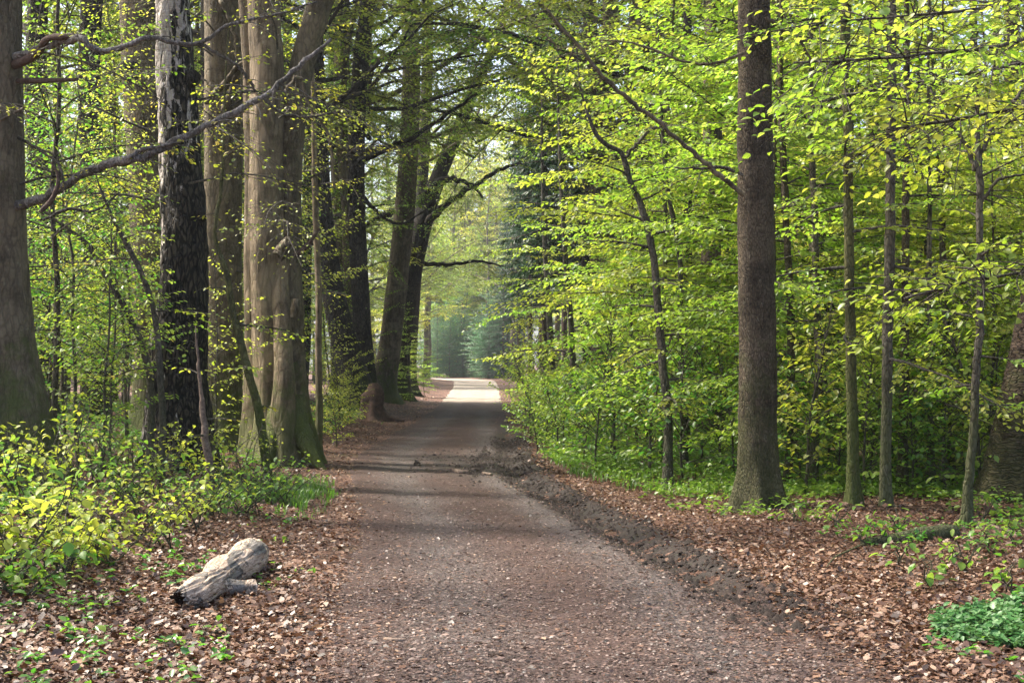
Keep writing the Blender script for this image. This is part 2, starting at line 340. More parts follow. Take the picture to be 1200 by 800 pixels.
def pathmat():
    m, t, N, L = newmat('gravel_path')
    tc = N.new('ShaderNodeTexCoord').outputs['Object']
    v = N.new('ShaderNodeTexVoronoi'); v.inputs['Scale'].default_value = 62; L.new(tc, v.inputs['Vector'])
    sp = N.new('ShaderNodeSeparateColor'); L.new(v.outputs['Color'], sp.inputs[0])
    n1 = noise(N, L, tc, 130, 3, .7)
    s = mathn(N, L, 'ADD', mathn(N, L, 'MULTIPLY', sp.outputs[0], .6), mathn(N, L, 'MULTIPLY', n1.outputs[0], .4))
    br = ramp(N, [(.15, (.016, .009, .007)), (.45, (.046, .0255, .020)), (.7, (.080, .047, .038)), (.92, (.15, .099, .082))]); L.new(s, br.inputs[0])
    gy = ramp(N, [(.15, (.025, .019, .0175)), (.45, (.066, .052, .048)), (.7, (.115, .094, .088)), (.92, (.21, .18, .17))]); L.new(s, gy.inputs[0])
    at = N.new('ShaderNodeAttribute'); at.attribute_name = 'wear_and_sun'; sa = N.new('ShaderNodeSeparateColor'); L.new(at.outputs[0], sa.inputs[0])
    n2 = noise(N, L, tc, 1.1, 5, .65); nm = mathn(N, L, 'MULTIPLY', mathn(N, L, 'SUBTRACT', n2.outputs[0], .5), 1.6)
    col = mixc(N, L, mathn(N, L, 'ADD', sa.outputs[0], nm, True), br.outputs[0], gy.outputs[0])
    painted_sun = ramp(N, [(.15, (.13, .105, .08)), (.6, (.27, .225, .18)), (.92, (.42, .37, .31))]); L.new(s, painted_sun.inputs[0]); col = mixc(N, L, sa.outputs[2], col, painted_sun.outputs[0])  # sunlight painted into the colour: paler gravel on the far stretch
    n3 = noise(N, L, tc, 5, 5, .7); mud = mathn(N, L, 'ADD', sa.outputs[1], mathn(N, L, 'MULTIPLY', mathn(N, L, 'SUBTRACT', n3.outputs[0], .55), 1.4), True)
    md = ramp(N, [(.2, (.004, .0028, .0022)), (.8, (.020, .0135, .011))]); L.new(s, md.inputs[0])
    col = mixc(N, L, mathn(N, L, 'MULTIPLY', mud, .9), col, md.outputs[0])
    rg = mathn(N, L, 'SUBTRACT', .85, mathn(N, L, 'MULTIPLY', mud, .22))
    princ(N, L, col, rg, s, .7, .02); return m
def logmat():
    m, t, N, L = newmat('dead_wood')
    tc = N.new('ShaderNodeTexCoord').outputs['Object']
    n0 = noise(N, L, tc, 3.5, 3, .5); wv = N.new('ShaderNodeVectorMath'); wv.operation = 'MULTIPLY_ADD'; L.new(n0.outputs[1], wv.inputs[0]); wv.inputs[1].default_value = (.05, .05, .05); L.new(tc, wv.inputs[2])
    n1 = noise(N, L, mapping(N, L, wv.outputs[0], (75, 4, 75)), 1.0, 6, .7)
    n2 = noise(N, L, mapping(N, L, tc, (7, 2.6, 7)), 1.0, 5, .6, .5)
    n3 = noise(N, L, mapping(N, L, wv.outputs[0], (20, 1.6, 20)), 1.0, 2, .5)
    wood = ramp(N, [(.36, (.20, .135, .095)), (.5, (.40, .31, .235)), (.62, (.56, .46, .375))]); L.new(n1.outputs[0], wood.inputs[0])
    bark = ramp(N, [(.36, (.07, .06, .053)), (.5, (.15, .135, .12)), (.64, (.24, .22, .20))]); L.new(n1.outputs[0], bark.inputs[0])
    r = ramp(N, [(.56, (0, 0, 0)), (.575, (1, 1, 1))]); L.new(n2.outputs[0], r.inputs[0])
    col = mixc(N, L, r.outputs[0], wood.outputs[0], bark.outputs[0])
    e = ramp(N, [(.546, (0, 0, 0)), (.560, (1, 1, 1)), (.574, (0, 0, 0))]); L.new(n2.outputs[0], e.inputs[0])
    k = ramp(N, [(.488, (0, 0, 0)), (.5, (1, 1, 1)), (.512, (0, 0, 0))]); L.new(n3.outputs[0], k.inputs[0])
    ek = mathn(N, L, 'MAXIMUM', mathn(N, L, 'MULTIPLY', e.outputs[0], .8), mathn(N, L, 'MULTIPLY', k.outputs[0], .75))
    col = mixc(N, L, ek, col, (.03, .022, .016))
    hgt = mathn(N, L, 'ADD', mathn(N, L, 'MULTIPLY', r.outputs[0], .5), mathn(N, L, 'SUBTRACT', mathn(N, L, 'MULTIPLY', n1.outputs[0], .4), ek))
    princ(N, L, col, .75, hgt, .8, .012); return m
def flat(name, c1, c2, sc=20):
    m, t, N, L = newmat(name); tc = N.new('ShaderNodeTexCoord').outputs['Object']
    n = noise(N, L, tc, sc, 5, .65); r = ramp(N, [(.3, c1), (.7, c2)]); L.new(n.outputs[0], r.inputs[0]); princ(N, L, r.outputs[0], .85, n.outputs[0], .7, .02); return m
M['ground'] = groundmat(); M['path'] = pathmat(); M['dead_wood'] = logmat()
M['rotten'] = flat('rotten_core', (.012, .008, .006), (.06, .035, .022), 40)
M['stick'] = flat('dead_stick', (.07, .045, .035), (.24, .18, .14), 30)
M['red_wood'] = flat('broken_red_wood', (.04, .026, .02), (.11, .07, .055), 25)
M['stump'] = flat('decayed_stump', (.03, .017, .012), (.13, .075, .05), 9)
M['moss'] = flat('moss', (.035, .05, .008), (.13, .16, .025), 60)

# ------------------------------------------------------------------ scene-graph helpers
def link(name, me, parent=None, loc=None):
    o = bpy.data.objects.new(name, me); COL.objects.link(o)
    if parent is not None: o.parent = parent
    if loc is not None: o.location = loc
    return o
def tag(o, label, cat=None, group=None, kind=None):
    o['label'] = label
    if cat: o['category'] = cat
    if group: o['group'] = group
    if kind: o['kind'] = kind
    return o
def root(name, loc, label, cat, group=None, rz=0.0, sc=1.0):
    o = link(name, None, None, loc); o.rotation_euler = (0, 0, rz); o.scale = (sc, sc, sc); o.empty_display_size = .2
    return tag(o, label, cat, group)

WORDS = ['', ', next one behind', ', third one back', ', fourth one back', ', fifth one back', ', sixth one back', ', seventh one back', ', eighth one back', ', ninth one back', ', tenth one back']
def name_apart(objs, marks):
    """labels that say which: by the landmark nearest in the picture, then by the order going back"""
    seen = {}
    for o in sorted(objs, key=lambda q: q.location.y):
        px = 600 + o.location.x * F / o.location.y
        mpx, ph = min(marks, key=lambda m: abs(m[0] - px)); dx = px - mpx
        if abs(dx) > 90: o['label'] = o['label'] + (', beyond the right edge' if dx > 0 else ', beyond the left edge'); continue
        rel = 'behind' if abs(dx) < 9 else 'just left of' if dx < 0 else 'just right of'
        t = o['label'] + ' ' + rel + ' ' + ph; k = seen.get(t, 0); seen[t] = k + 1
        o['label'] = t + WORDS[min(k, 9)]
RMARK = [(887, 'the thick straight trunk'), (833, 'the brown trunk'), (775, 'the crooked sapling'), (997, 'the mossy stem'), (1043, 'the smooth grey stem'), (1143, 'the forked sapling'), (1200, 'the ringed trunk'), (675, 'the twisted stem'), (955, 'the slender grey stem'), (1093, 'the thin straight stem'), (725, 'the bent sapling top')]
LMARK = [(0, 'the leftmost trunk'), (208, 'the old birch'), (175, 'the burled trunk'), (262, 'the half hidden trunk'), (320, 'the fused beech'), (373, 'the slim pale stem'), (110, 'the arching bare sapling')]
# ------------------------------------------------------------------ ground, path
def axis(*segs):
    r = []
    for a, b, st in segs: r += list(np.arange(a, b, st))
    return np.array(r + [segs[-1][1]])
gx = axis((-600, -100, 50), (-100, -20, 5), (-20, -9, .6), (-9, 7, .13), (7, 20, .6), (20, 100, 5), (100, 600, 50))
gy = axis((-200, -20, 20), (-20, 4, 1.2), (4, 7, .3), (7, 20, .11), (20, 40, .22), (40, 80, .6), (80, 160, 2), (160, 900, 20))
GX, GY = np.meshgrid(gx, gy)
GZ = height(GX, GY)
d, s_, l_, r_ = path_d(GX.ravel(), GY.ravel()); d = d.reshape(GX.shape)
GZ = GZ + smooth(d / .25 + .4) * 0.012 * noise2(GX, GY, 7, 5).reshape(GX.shape)
GZ = GZ - .06 * smooth((-d - .08) / .12)
mb = MB(); nx, ny = len(gx), len(gy)
i = (np.arange(ny - 1)[:, None] * nx + np.arange(nx - 1)[None]).ravel()
mb.add(np.stack([GX, GY, GZ], -1).reshape(-1, 3), np.stack([i, i + 1, i + nx + 1, i + nx], 1))
g = link('ground', mb.mesh('ground', M['ground'])); tag(g, 'forest floor covered with brown beech leaves on both sides of the path', kind='structure')
# the path: a strip of its own, a few millimetres proud of the floor, with ragged edges
py_ = axis((-20, 4, .8), (4, 26, .09), (26, 60, .3), (60, 176, 1.0))
nt_ = 57; tt = np.linspace(0, 1, nt_)
PYY, TT = np.meshgrid(py_, tt, indexing='ij')
l = np.interp(PYY, PY, PL); r = np.interp(PYY, PY, PR)
rag = lambda sd: (.10 * noise2(PYY, np.zeros_like(PYY) + sd * 9.1, 1.1, 20 + sd) + .05 * noise2(PYY, np.zeros_like(PYY) + sd, 4.1, 23 + sd)).reshape(PYY.shape)
l = l - .06 + rag(1); r = r + .10 + .34 * smooth((PYY - 8) / 3) * (1 - smooth((PYY - 30) / 8)) + rag(2)
PXX = l + (r - l) * TT
PZ = height(PXX, PYY) + .008 + .006 * noise2(PXX, PYY, 9, 30).reshape(PXX.shape) + .004 * noise2(PXX, PYY, 23, 31).reshape(PXX.shape)
u = PXX - np.interp(PYY, PY, PR)
near = smooth((PYY - 8.5) / 3) * (1 - smooth((PYY - 34) / 8))
PZ += near * np.exp(-((u - .05) / .30) ** 2) * (.03 * noise2(PXX, PYY, 4.5, 33) + .02 * noise2(PXX, PYY, 13, 34) + .012 * noise2(PXX, PYY, 31, 35)).reshape(PXX.shape)
turnz = np.exp(-((PYY - 23.2) / 2.6) ** 2); PZ += turnz * (.014 * np.sin(PXX * 15 + PYY * 2.2) * smooth((TT - .3) / .4) + .014 * noise2(PXX, PYY, 6, 36).reshape(PXX.shape))
edge = np.minimum(TT, 1 - TT) / .04
PZ -= .03 * (1 - smooth(edge)) + .014 * np.exp(-((TT - .27) / .09) ** 2) + .016 * np.exp(-((TT - .72) / .09) ** 2)
mb = MB(); nx, ny = nt_, len(py_)
i = (np.arange(ny - 1)[:, None] * nx + np.arange(nx - 1)[None]).ravel()
mb.add(np.stack([PXX, PYY, PZ], -1).reshape(-1, 3), np.stack([i, i + 1, i + nx + 1, i + nx], 1))
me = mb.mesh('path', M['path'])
wear_and_sun = np.clip(.9 * np.exp(-((TT - .27) / .11) ** 2) + 1.0 * np.exp(-((TT - .72) / .10) ** 2), 0, 1) * (1 - smooth((PYY - 40) / 20)) * .95  # wheel-line wear, the red channel; the painted sun goes into blue
turn = np.exp(-((PYY - 23.2) / 2.6) ** 2) * (.5 + .5 * np.abs(np.sin(PXX * 9 + PYY * 1.2)))      # tyre marks where vehicles turn
mud = np.clip(near * np.exp(-((u - .06) / .30) ** 2) * 1.15 + turn * .95 * smooth((TT - .1) / .4), 0, 1)
ca = me.color_attributes.new('wear_and_sun', 'FLOAT_COLOR', 'POINT')
ca.data.foreach_set('color', np.stack([wear_and_sun, mud, smooth((PYY - 52) / 14), 0 * mud + 1], -1).astype(np.float32).ravel())  # blue channel: where sunlight is painted onto the far track
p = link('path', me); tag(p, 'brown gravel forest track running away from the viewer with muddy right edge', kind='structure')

# ------------------------------------------------------------------ loose litter, chips, ground plants (uncountable)
rng = np.random.default_rng(5)
def scatter(n, y0, y1, pw, rng, margin=1.0, xr=None):
    q = rng.random(n); a = 1 - pw; Y = (y0 ** a + q * (y1 ** a - y0 ** a)) ** (1 / a)
    hw = .36 * Y + margin
    x = rng.uniform(-1, 1, n) * hw; return x, Y
x, y = scatter(330000, 6.3, 75, 1.7, rng)
d, sd, l, r = path_d(x, y)
dn = .5 + .5 * noise2(x, y, .8, 40)
u_ = x - np.interp(y, PY, PR); rut = np.exp(-((u_ - .05) / .24) ** 2) * smooth((y - 8) / 3) * (1 - smooth((y - 30) / 8))
keep = rng.random(len(x)) < (1 - .9 * rut) * np.where(d > 0, np.clip(.45 + d * .9, 0, 1) * (.55 + .45 * dn), .02 + .34 * np.exp(-(np.minimum(-d, 5) / .22)) + .05 * dn ** 3)
x, y, d = x[keep], y[keep], d[keep]; n = len(x)
az = rng.uniform(0, 2 * PI, n); tilt = rng.normal(0, .28, n) * np.where(d > 0, 1, .5)
D = dirv(az, tilt); N_ = np.array([0, 0, 1.]) + rng.normal(0, .32, (n, 3)) * np.where(d > 0, 1, .45)[:, None]
N_[rng.random(n) < .4] *= -1
zz = height(x, y) + np.where(d > 0, rng.uniform(0, .028, n), rng.uniform(.006, .014, n))
mb = MB(); leaves_into(mb, CURL, np.stack([x, y, zz], 1), D, N_, np.exp(rng.normal(math.log(.036), .30, n)) * (1 + .25 * smooth((y - 15) / 20)) * np.where(d > 0, 1, .72))
o = link('leaf_litter', mb.mesh('leaf_litter', M['litter'], True)); tag(o, 'loose curled brown beech leaves lying on the forest floor', kind='stuff')
x, y = scatter(300000, 6.2, 45, 1.8, rng, .3)
d, sd, l, r = path_d(x, y); u_ = x - np.interp(y, PY, PR); rut = np.exp(-((u_ - .06) / .22) ** 2) * smooth((y - 8) / 3) * (1 - smooth((y - 30) / 8)); k = (d < .5) & (rng.random(len(x)) < np.where(d < .1, .9, .45) * (1 - .9 * rut) * (1 - .6 * np.exp(-((y - 23.2) / 2.4) ** 2))); x, y = x[k], y[k]; n = len(x)
az = rng.normal(0, .9, n); D = dirv(az, rng.normal(0, .12, n)); N_ = np.array([0, 0, 1.]) + rng.normal(0, .3, (n, 3))
mb = MB(); leaves_into(mb, CHIP, np.stack([x, y, height(x, y) + .009], 1), D, N_, np.exp(rng.normal(math.log(.0135), .45, n)))
o = link('path_gravel', mb.mesh('path_gravel', M['chips'], True)); tag(o, 'small stones and bark chips strewn over the brown track', kind='stuff')

y = rng.uniform(8.5, 31, 9000); x = np.interp(y, PY, PR) + rng.normal(.06, .17, 9000); n = len(y)
k = rng.random(n) < .35 + .65 * (noise2(x, y, 1.6, 60) > 0); x, y = x[k], y[k]; n = len(x)
x2 = rng.uniform(-1, 1, 1500) ** 3 * 1.1 - .5; x2 = np.where(x2 < -2.2, -.5, x2); y2 = rng.normal(23.0, 1.5, 1500) + np.abs(x2) * .5; x = np.r_[x, x2]; y = np.r_[y, y2]; n = len(x)
M['clod'] = flat('mud_clod', (.008, .0055, .0042), (.034, .023, .018), 30)
mb = MB(); leaves_into(mb, (np.array([[0, 0, 0], [.5, .42, .05], [1, 0, 0], [.5, -.42, .05], [.5, .03, .42]]), None, np.array([[0, 4, 1], [1, 4, 2], [2, 4, 3], [3, 4, 0]])), np.stack([x, y, height(x, y) + .006], 1), dirv(rng.uniform(0, 6.28, n), rng.normal(0, .15, n)), np.array([0, 0, 1.]) + rng.normal(0, .2, (n, 3)), np.exp(rng.normal(math.log(.032), .5, n)))
o = link('mud_clods', mb.mesh('mud_clods', M['clod'], True)); tag(o, 'dark clods of churned mud along the right-hand rut of the track', kind='stuff')
def plants(name, label, mat, x, y, rng, hmin, hmax, lsz, per=6, tpl=LEAF, stalk=True):
    """low seedlings: a short stalk with a loose rosette of leaves each"""
    n = len(x); z = height(x, y); h = rng.uniform(hmin, hmax, n)
    P = np.repeat(np.stack([x, y, z], 1), per, 0); m = n * per
    az = rng.uniform(0, 2 * PI, m); hh = np.repeat(h, per) * rng.uniform(.35, 1.0, m); rad = np.repeat(h, per) * .3 * rng.random(m)
    P = P + np.stack([np.cos(az) * rad, np.sin(az) * rad, hh], 1)
    D = dirv(az + rng.normal(0, .4, m), rng.normal(.05, .35, m)); N_ = np.array([0, 0, 1.]) + rng.normal(0, .3, (m, 3))
    mb = MB(); leaves_into(mb, tpl, P, D, N_, lsz * rng.uniform(.55, 1.25, m))
    o = link(name, mb.mesh(name, mat)); tag(o, label, kind='stuff'); return o
def region(n, poly, rng, jitter=.0):
    """random ground points inside a polygon given on the ground plane (x, y)"""
    poly = np.array(poly); lo, hi = poly.min(0), poly.max(0)
    p = rng.uniform(lo, hi, (n, 2)); ins = np.zeros(n, bool); j = len(poly) - 1
    for i in range(len(poly)):
        a, b = poly[i], poly[j]
        c = ((a[1] > p[:, 1]) != (b[1] > p[:, 1])) & (p[:, 0] < (b[0] - a[0]) * (p[:, 1] - a[1]) / (b[1] - a[1] + 1e-9) + a[0]); ins ^= c; j = i
    return p[ins, 0], p[ins, 1]
def gp(px, py): a = ground_at(px, py); return (a[0], a[1])
# bright herbs beneath the trees on the right, thinning towards the track
x, y = region(15000, [(.9, 20), (1.6, 17.6), (2.6, 16.2), (4.2, 15.8), (7, 15), (14, 18), (16, 32), (9, 40), (.5, 40), (.35, 25)], rng)
k = (.5 + .5 * noise2(x, y, .7, 51) > .30) & (path_d(x, y)[0] > .55); plants('ground_cover', 'fresh green herbs under the trees on the right side of the track', M['cover_leaf'], x[k], y[k], rng, .07, .27, .065)
x, y = scatter(5200, 6.4, 40, 1.4, rng); d, sd, l, r = path_d(x, y)
k = (d > .5) & ((sd > 0) | (rng.random(len(x)) < .55)) & (noise2(x, y, .55, 52) + .35 * smooth((d - .5) / 2.5) * np.where(sd < 0, 1.3, 1) > .22)
plants('seedling_cover', 'scattered green seedlings poking through the dead leaves', M['shrub_leaf'], x[k], y[k], rng, .03, .13, .05, 5)
x, y = region(6500, [(-12, 14), (-4.1, 11), (-2.6, 15.5), (-3.5, 19), (-3.9, 30), (-4, 45), (-16, 48)], rng)
k = (noise2(x, y, .6, 53) > -.35) & (path_d(x, y)[0] > .7); plants('herb_layer', 'green herbs and seedlings between the trunks left of the track', M['cover_leaf'], x[k], y[k], rng, .06, .26, .065)
x, y = region(1500, [(1.3, 16.5), (2.0, 14.6), (3.6, 13.2), (6, 12), (8, 13), (8, 18), (2, 18)], rng)
k = noise2(x, y, .8, 57) > -.2; plants('stem_foot_cover', 'loose green herbs around the feet of the right-hand stems', M['cover_leaf'], x[k], y[k], rng, .05, .2, .06)
# tuft of lush grass by the left bend
def grass(name, label, x, y, rng, h, per=9):
    n = len(x) * per; z = height(x, y); P = np.repeat(np.stack([x, y, z], 1), per, 0) + rng.normal(0, .035, (n, 3)) * [1, 1, 0]
    az = rng.uniform(0, 2 * PI, n); a = h * rng.uniform(.5, 1.2, n); W = .004 * rng.uniform(.8, 1.6, n); lean = rng.uniform(.2, .8, n)
    sdv = np.stack([-np.sin(az), np.cos(az), 0 * az], 1); fw = np.stack([np.cos(az), np.sin(az), 0 * az], 1)
    up = np.array([0, 0, 1.])
    a1 = P + (fw * (lean * .3)[:, None] + up * .62) * a[:, None]; a2 = P + (fw * lean[:, None] + up * .85) * a[:, None]
    V = np.stack([P - sdv * W[:, None], P + sdv * W[:, None], a1 - sdv * W[:, None], a1 + sdv * W[:, None], a2], 1).reshape(-1, 3)
    o5 = (np.arange(n) * 5)[:, None]
    mb = MB(); mb.add(V, np.array([[0, 1, 3, 2]]) + o5, np.array([[2, 3, 4]]) + o5)
    o = link(name, mb.mesh(name, M['grass'])); tag(o, label, kind='stuff')
ax_, ay_ = gp(345, 583)
x = rng.normal(ax_ - .15, .42, 330); y = rng.normal(ay_ + .3, .8, 330); k = path_d(x, y)[0] > .25
grass('grass', 'tuft of lush green grass at the left bend of the track', x[k], y[k], rng, .13)
x, y = region(2600, [(.8, 20.5), (1.7, 17.4), (3, 16.3), (5.2, 16.4), (5.5, 24), (.5, 27)], rng); k = path_d(x, y)[0] > .5
grass('grass', 'thin green grass among the herbs at the foot of the right-hand trees', x[k], y[k], rng, .13, 6)

# ------------------------------------------------------------------ trunks
def trunk_mesh(name, P, R, mat, n=24, rings=None, seed=0, flare=.55, flare_h=.45, lobes=5, fl=.06, bump=.012, bsc=(7, 7, 1.6), base=None, ridge=0.0):
    """a stem along P with radii R (both polylines), fluted, lumpy and with root flare at its foot; local to base"""
    P = np.asarray(P, float); base = P[0] if base is None else np.asarray(base, float)
    PR_ = catmull(np.c_[P - base, R], rings or max(12, int(np.linalg.norm(P[-1] - P[0]) / .12)))
    rr = np.random.default_rng(seed); ph = rr.uniform(0, 6.28, 6)
    def rf(Rr, a, Q):
        z = (Q[:, 2] - Q[0, 2])[:, None]; A = a[None]
        f = np.exp(-np.maximum(z, 0) / flare_h)
        lob = .5 + .5 * np.cos(lobes * A + ph[0] + .7 * np.sin(A + ph[1]))
        g = 1 + flare * f * (.35 + 1.1 * lob ** 1.5) + fl * np.sin(2 * A + ph[2] + z * .25) + .6 * fl * np.sin(3 * A + ph[3] - z * .4) * (1 + f)
        Rr = Rr * g
        c = np.stack([np.cos(A) * 1.0 + 0 * z, np.sin(A) + 0 * z, z + 0 * A], -1)
        dia = Rr[..., None] * c * [1, 1, 0] + c * [0, 0, 1]
        q = (dia.reshape(-1, 3)) * np.array(bsc)
        nz = noise3(q, seed).reshape(Rr.shape) + .5 * noise3(q * 2.3, seed + 1).reshape(Rr.shape)
        Rr = Rr + bump * nz * (1 + f)
        if ridge:
            q2 = dia.reshape(-1, 3) * np.array([26, 26, 5.5]); rd = np.abs(noise3(q2, seed + 5)).reshape(Rr.shape)
            lo = 1 - smooth((z - 2.2) / 2.2)
            Rr = Rr - ridge * (.25 + .75 * lo) * (1 - smooth(rd / .30))
        return Rr
    V, Q = ring_tube(PR_[:, :3], PR_[:, 3], n, rf)
    mb = MB(); mb.add(V, Q); return mb.mesh(name, mat), PR_
def px_line(pts, Y, dy=None):
    """pixel rows of the photograph (x, y, width) on a tree standing Y metres away -> world points and radii"""
    P, R = [], []
    for k, (px, py, wd) in enumerate(pts):
        yy = Y + (dy[k] if dy else 0); P.append((X(px, yy), yy, Z(py, yy))); R.append(wd * yy / F / 2)
    return np.array(P), np.array(R)
def px_trunk(pts, Y, top=None):
    """as px_line from the foot up; the foot is put on the floor and the top carried on above the frame to height `top`"""
    P, R = px_line(pts, Y)
    gz = height(P[0, 0], P[0, 1]) - .12
    if P[0, 2] > gz + .05: P = np.r_[[[P[0, 0], Y, gz]], P]; R = np.r_[R[0] * 1.04, R]
    else: P[0, 2] = gz
    if top:
        d = P[-1] - P[-2]; d = d / d[2]; d[:2] *= .5
        k = top - P[-1, 2]
        if k > 1: P = np.r_[P, [P[-1] + d * k * .5, P[-1] + d * k]]; R = np.r_[R, R[-1] * .75, R[-1] * .35]
    return P, R

# ------------------------------------------------------------------ tree prototypes (shared meshes)
def sapling_proto(seed, H, zb, Lmax, nb, ls=.066, leafmat_='beech_leaf', bark='young_bark', dens=1.0, leafy=1.0, r=.035, tpl=LEAF, el=(.05, .45), side=.5, arch=.35, lean=.25):
    rr = np.random.default_rng(seed); k = 9; z = np.linspace(0, H, k)
    P = np.c_[np.cumsum(rr.normal(0, .045 * H / 8, k)) + lean * rr.normal() * (z / H) ** 2, np.cumsum(rr.normal(0, .045 * H / 8, k)), z - .08]; P[0, :2] = 0
    R = r * (1 - .85 * z / H) + .004
    W = MB(); LL = LF()
    W.tube(catmull(np.c_[P, R], 24)[:, :3], catmull(np.c_[P, R], 24)[:, 3], 8)
    a = rr.uniform(0, 6.28)
    for i in range(nb):
        u = (i + rr.random()) / nb; zz = zb + (H - zb) * u; a += 2.4 + rr.normal(0, .5)
        p = [np.interp(zz, P[:, 2], P[:, c]) for c in (0, 1)] + [zz]
        prof = (.55 + .45 * min(1, u * 3)) * (1 - .75 * max(0, u - .25) / .75)
        ln = Lmax * prof * rr.uniform(.6, 1.15); e = el[0] + (el[1] - el[0]) * u + rr.normal(0, .12)
        spray(W, LL, p, a, e, ln, max(.004, R[0] * .32 * prof), rr, ls, dens, side, arch, leafy)
    cm = MB(); LL.into(cm, tpl)
    return W.mesh('sapling_trunk', M[bark]), cm.mesh('sapling_crown', M[leafmat_])

def tall_proto(seed, H, zb, r, ls=.13, leafm='canopy_leaf', bark='beech_bark', nb=16, spread=5.5, leafy=1.0, tip=60):
    rr = np.random.default_rng(seed); k = 10; z = np.linspace(0, H, k)
    P = np.c_[np.cumsum(rr.normal(0, .10, k)), np.cumsum(rr.normal(0, .10, k)), z - .15]; P[0, :2] = 0
    R = r * (1 - .8 * (z / H) ** 1.3)
    tm, PRr = trunk_mesh('tall_trunk', P, R, M[bark], 14, 40, seed, .5, .5, 5, .05, .01, base=(0, 0, 0))
    W = MB(); LL = LF(); a = rr.uniform(0, 6.28)
    for i in range(nb):
        u = (i + rr.random()) / nb; zz = zb + (H - zb) * u ** 1.1; a += 2.4 + rr.normal(0, .45)
        p = np.array([np.interp(zz, PRr[:, 2], PRr[:, 0]), np.interp(zz, PRr[:, 2], PRr[:, 1]), zz])
        ln = spread * (1 - .6 * u) * rr.uniform(.65, 1.15) ; e = .25 + .65 * u + rr.normal(0, .15); r0 = r * .30 * (1 - .6 * u)
        n = 7; t = np.linspace(0, 1, n); azs = a + np.cumsum(rr.normal(0, .16, n)); els = e + .25 * np.sin(t * 3) - .25 * t + rr.normal(0, .1, n)
        pts = p + np.r_[np.zeros((1, 3)), np.cumsum(dirv(azs, els)[:-1] * ln / (n - 1), 0)]
        W.tube(pts, r0 * (1 - .8 * t) + .006, 6)
        for j in range(12):
            v = .2 + .8 * (j + rr.random()) / 12; q = np.array([np.interp(v, t, pts[:, c]) for c in range(3)])
            spray(W, LL, q, np.interp(v, t, azs) + rr.choice([-1, 1]) * rr.uniform(.3, 1.2), rr.normal(.12, .3), ln * .42 * (1.2 - .6 * v) * rr.uniform(.7, 1.2), r0 * .3 * (1 - .5 * v), rr, ls, .85, .5, .4, leafy, .1, 3, .2)
    cm = MB(); LL.into(cm, LEAF)
    return tm, W.mesh('tall_boughs', M[bark]), cm.mesh('tall_crown', M[leafm])

def spruce_proto(seed, H, zb, r, spread, nw):
    rr = np.random.default_rng(seed)
    P = np.c_[np.zeros(8), np.zeros(8), np.linspace(-.15, H, 8)]; P[1:, :2] += rr.normal(0, .05, (7, 2)); R = r * (1 - .9 * np.linspace(0, 1, 8)) + .01
    tm, _ = trunk_mesh('spruce_trunk', P, R, M['spruce_bark'], 12, 30, seed, .3, .3, 5, .03, .006, base=(0, 0, 0))
    W = MB(); LL = LF()
    for i in range(nw):
        u = i / nw; zz = zb + (H - zb) * u
        for j in range(6):
            a = j * PI / 3 + rr.normal(0, .25) + i * .5; ln = spread * (1 - u) ** .8 * rr.uniform(.7, 1.1) + .15
            n = 6; t = np.linspace(0, 1, n); el = -.25 + .5 * u - .35 * t + .35 * t ** 3 * 2
            pts = np.array([0, 0, zz]) + np.r_[np.zeros((1, 3)), np.cumsum(dirv(np.full(n, a), el)[:-1] * ln / (n - 1), 0)]
            W.tube(pts, .03 * (1 - u) * (1 - .8 * t) + .004, 4)
            m = int(ln * 34) + 6; v = rr.random(m) ** .75; q = np.stack([np.interp(v, t, pts[:, c]) for c in range(3)], 1)
            sgn = rr.choice([-1, 1], m); D = dirv(a + sgn * rr.uniform(.3, 1.25, m), rr.normal(-.45, .35, m))
            LL.add(q, D, np.array([0, 0, 1.]) + rr.normal(0, .5, (m, 3)), .42 * rr.uniform(.5, 1.2, m) * (1.15 - .5 * v))
    cm = MB(); LL.into(cm, NEEDLE)
    return tm, W.mesh('spruce_boughs', M['spruce_bark']), cm.mesh('spruce_crown', M['needle'])

SAP = [sapling_proto(11, 8.5, .7, 2.5, 62, .08, r=.04, dens=1.45), sapling_proto(12, 7.0, .5, 2.3, 54, .08, r=.03, dens=1.45), sapling_proto(13, 9.5, 1.0, 2.7, 68, .082, r=.045, dens=1.45),
       sapling_proto(14, 5.0, .4, 1.9, 44, .076, r=.022, dens=1.45), sapling_proto(15, 6.2, .6, 2.2, 50, .08, r=.028, dens=1.45, lean=.6)]
BROADG = [sapling_proto(19, 12, .3, 3.6, 110, .13, 'dark_leaf', 'twig', .9, r=.07, el=(.1, .8)), sapling_proto(20, 9, .2, 3.0, 90, .12, 'dark_leaf', 'twig', .9, r=.05, el=(.1, .8))]
BROAD = [sapling_proto(16, 13, .8, 3.6, 96, .13, r=.07, dens=.9, el=(.0, .7)), sapling_proto(17, 11, .6, 3.3, 84, .125, r=.06, dens=.9, el=(.0, .7)), sapling_proto(18, 16, 1.5, 4.0, 110, .14, r=.09, dens=.9, el=(.0, .8), leafmat_='canopy_leaf')]
THIN = [sapling_proto(21, 7.5, .8, 2.1, 56, .062, 'beech_leaf', 'twig', 1.1, .55, .03, el=(.3, .9), lean=.8), sapling_proto(22, 5.5, .5, 1.8, 50, .062, 'shrub_leaf', 'twig', 1.1, .6, .024, el=(.3, .9), lean=.9),
        sapling_proto(23, 8.5, 1.2, 2.3, 60, .06, 'canopy_leaf', 'twig', 1.2, .45, .035, el=(.2, .8), lean=.7), sapling_proto(24, 3.2, .3, 1.3, 36, .062, 'beech_leaf', 'twig', 1.1, .8, .016, el=(.3, .9), lean=.4)]
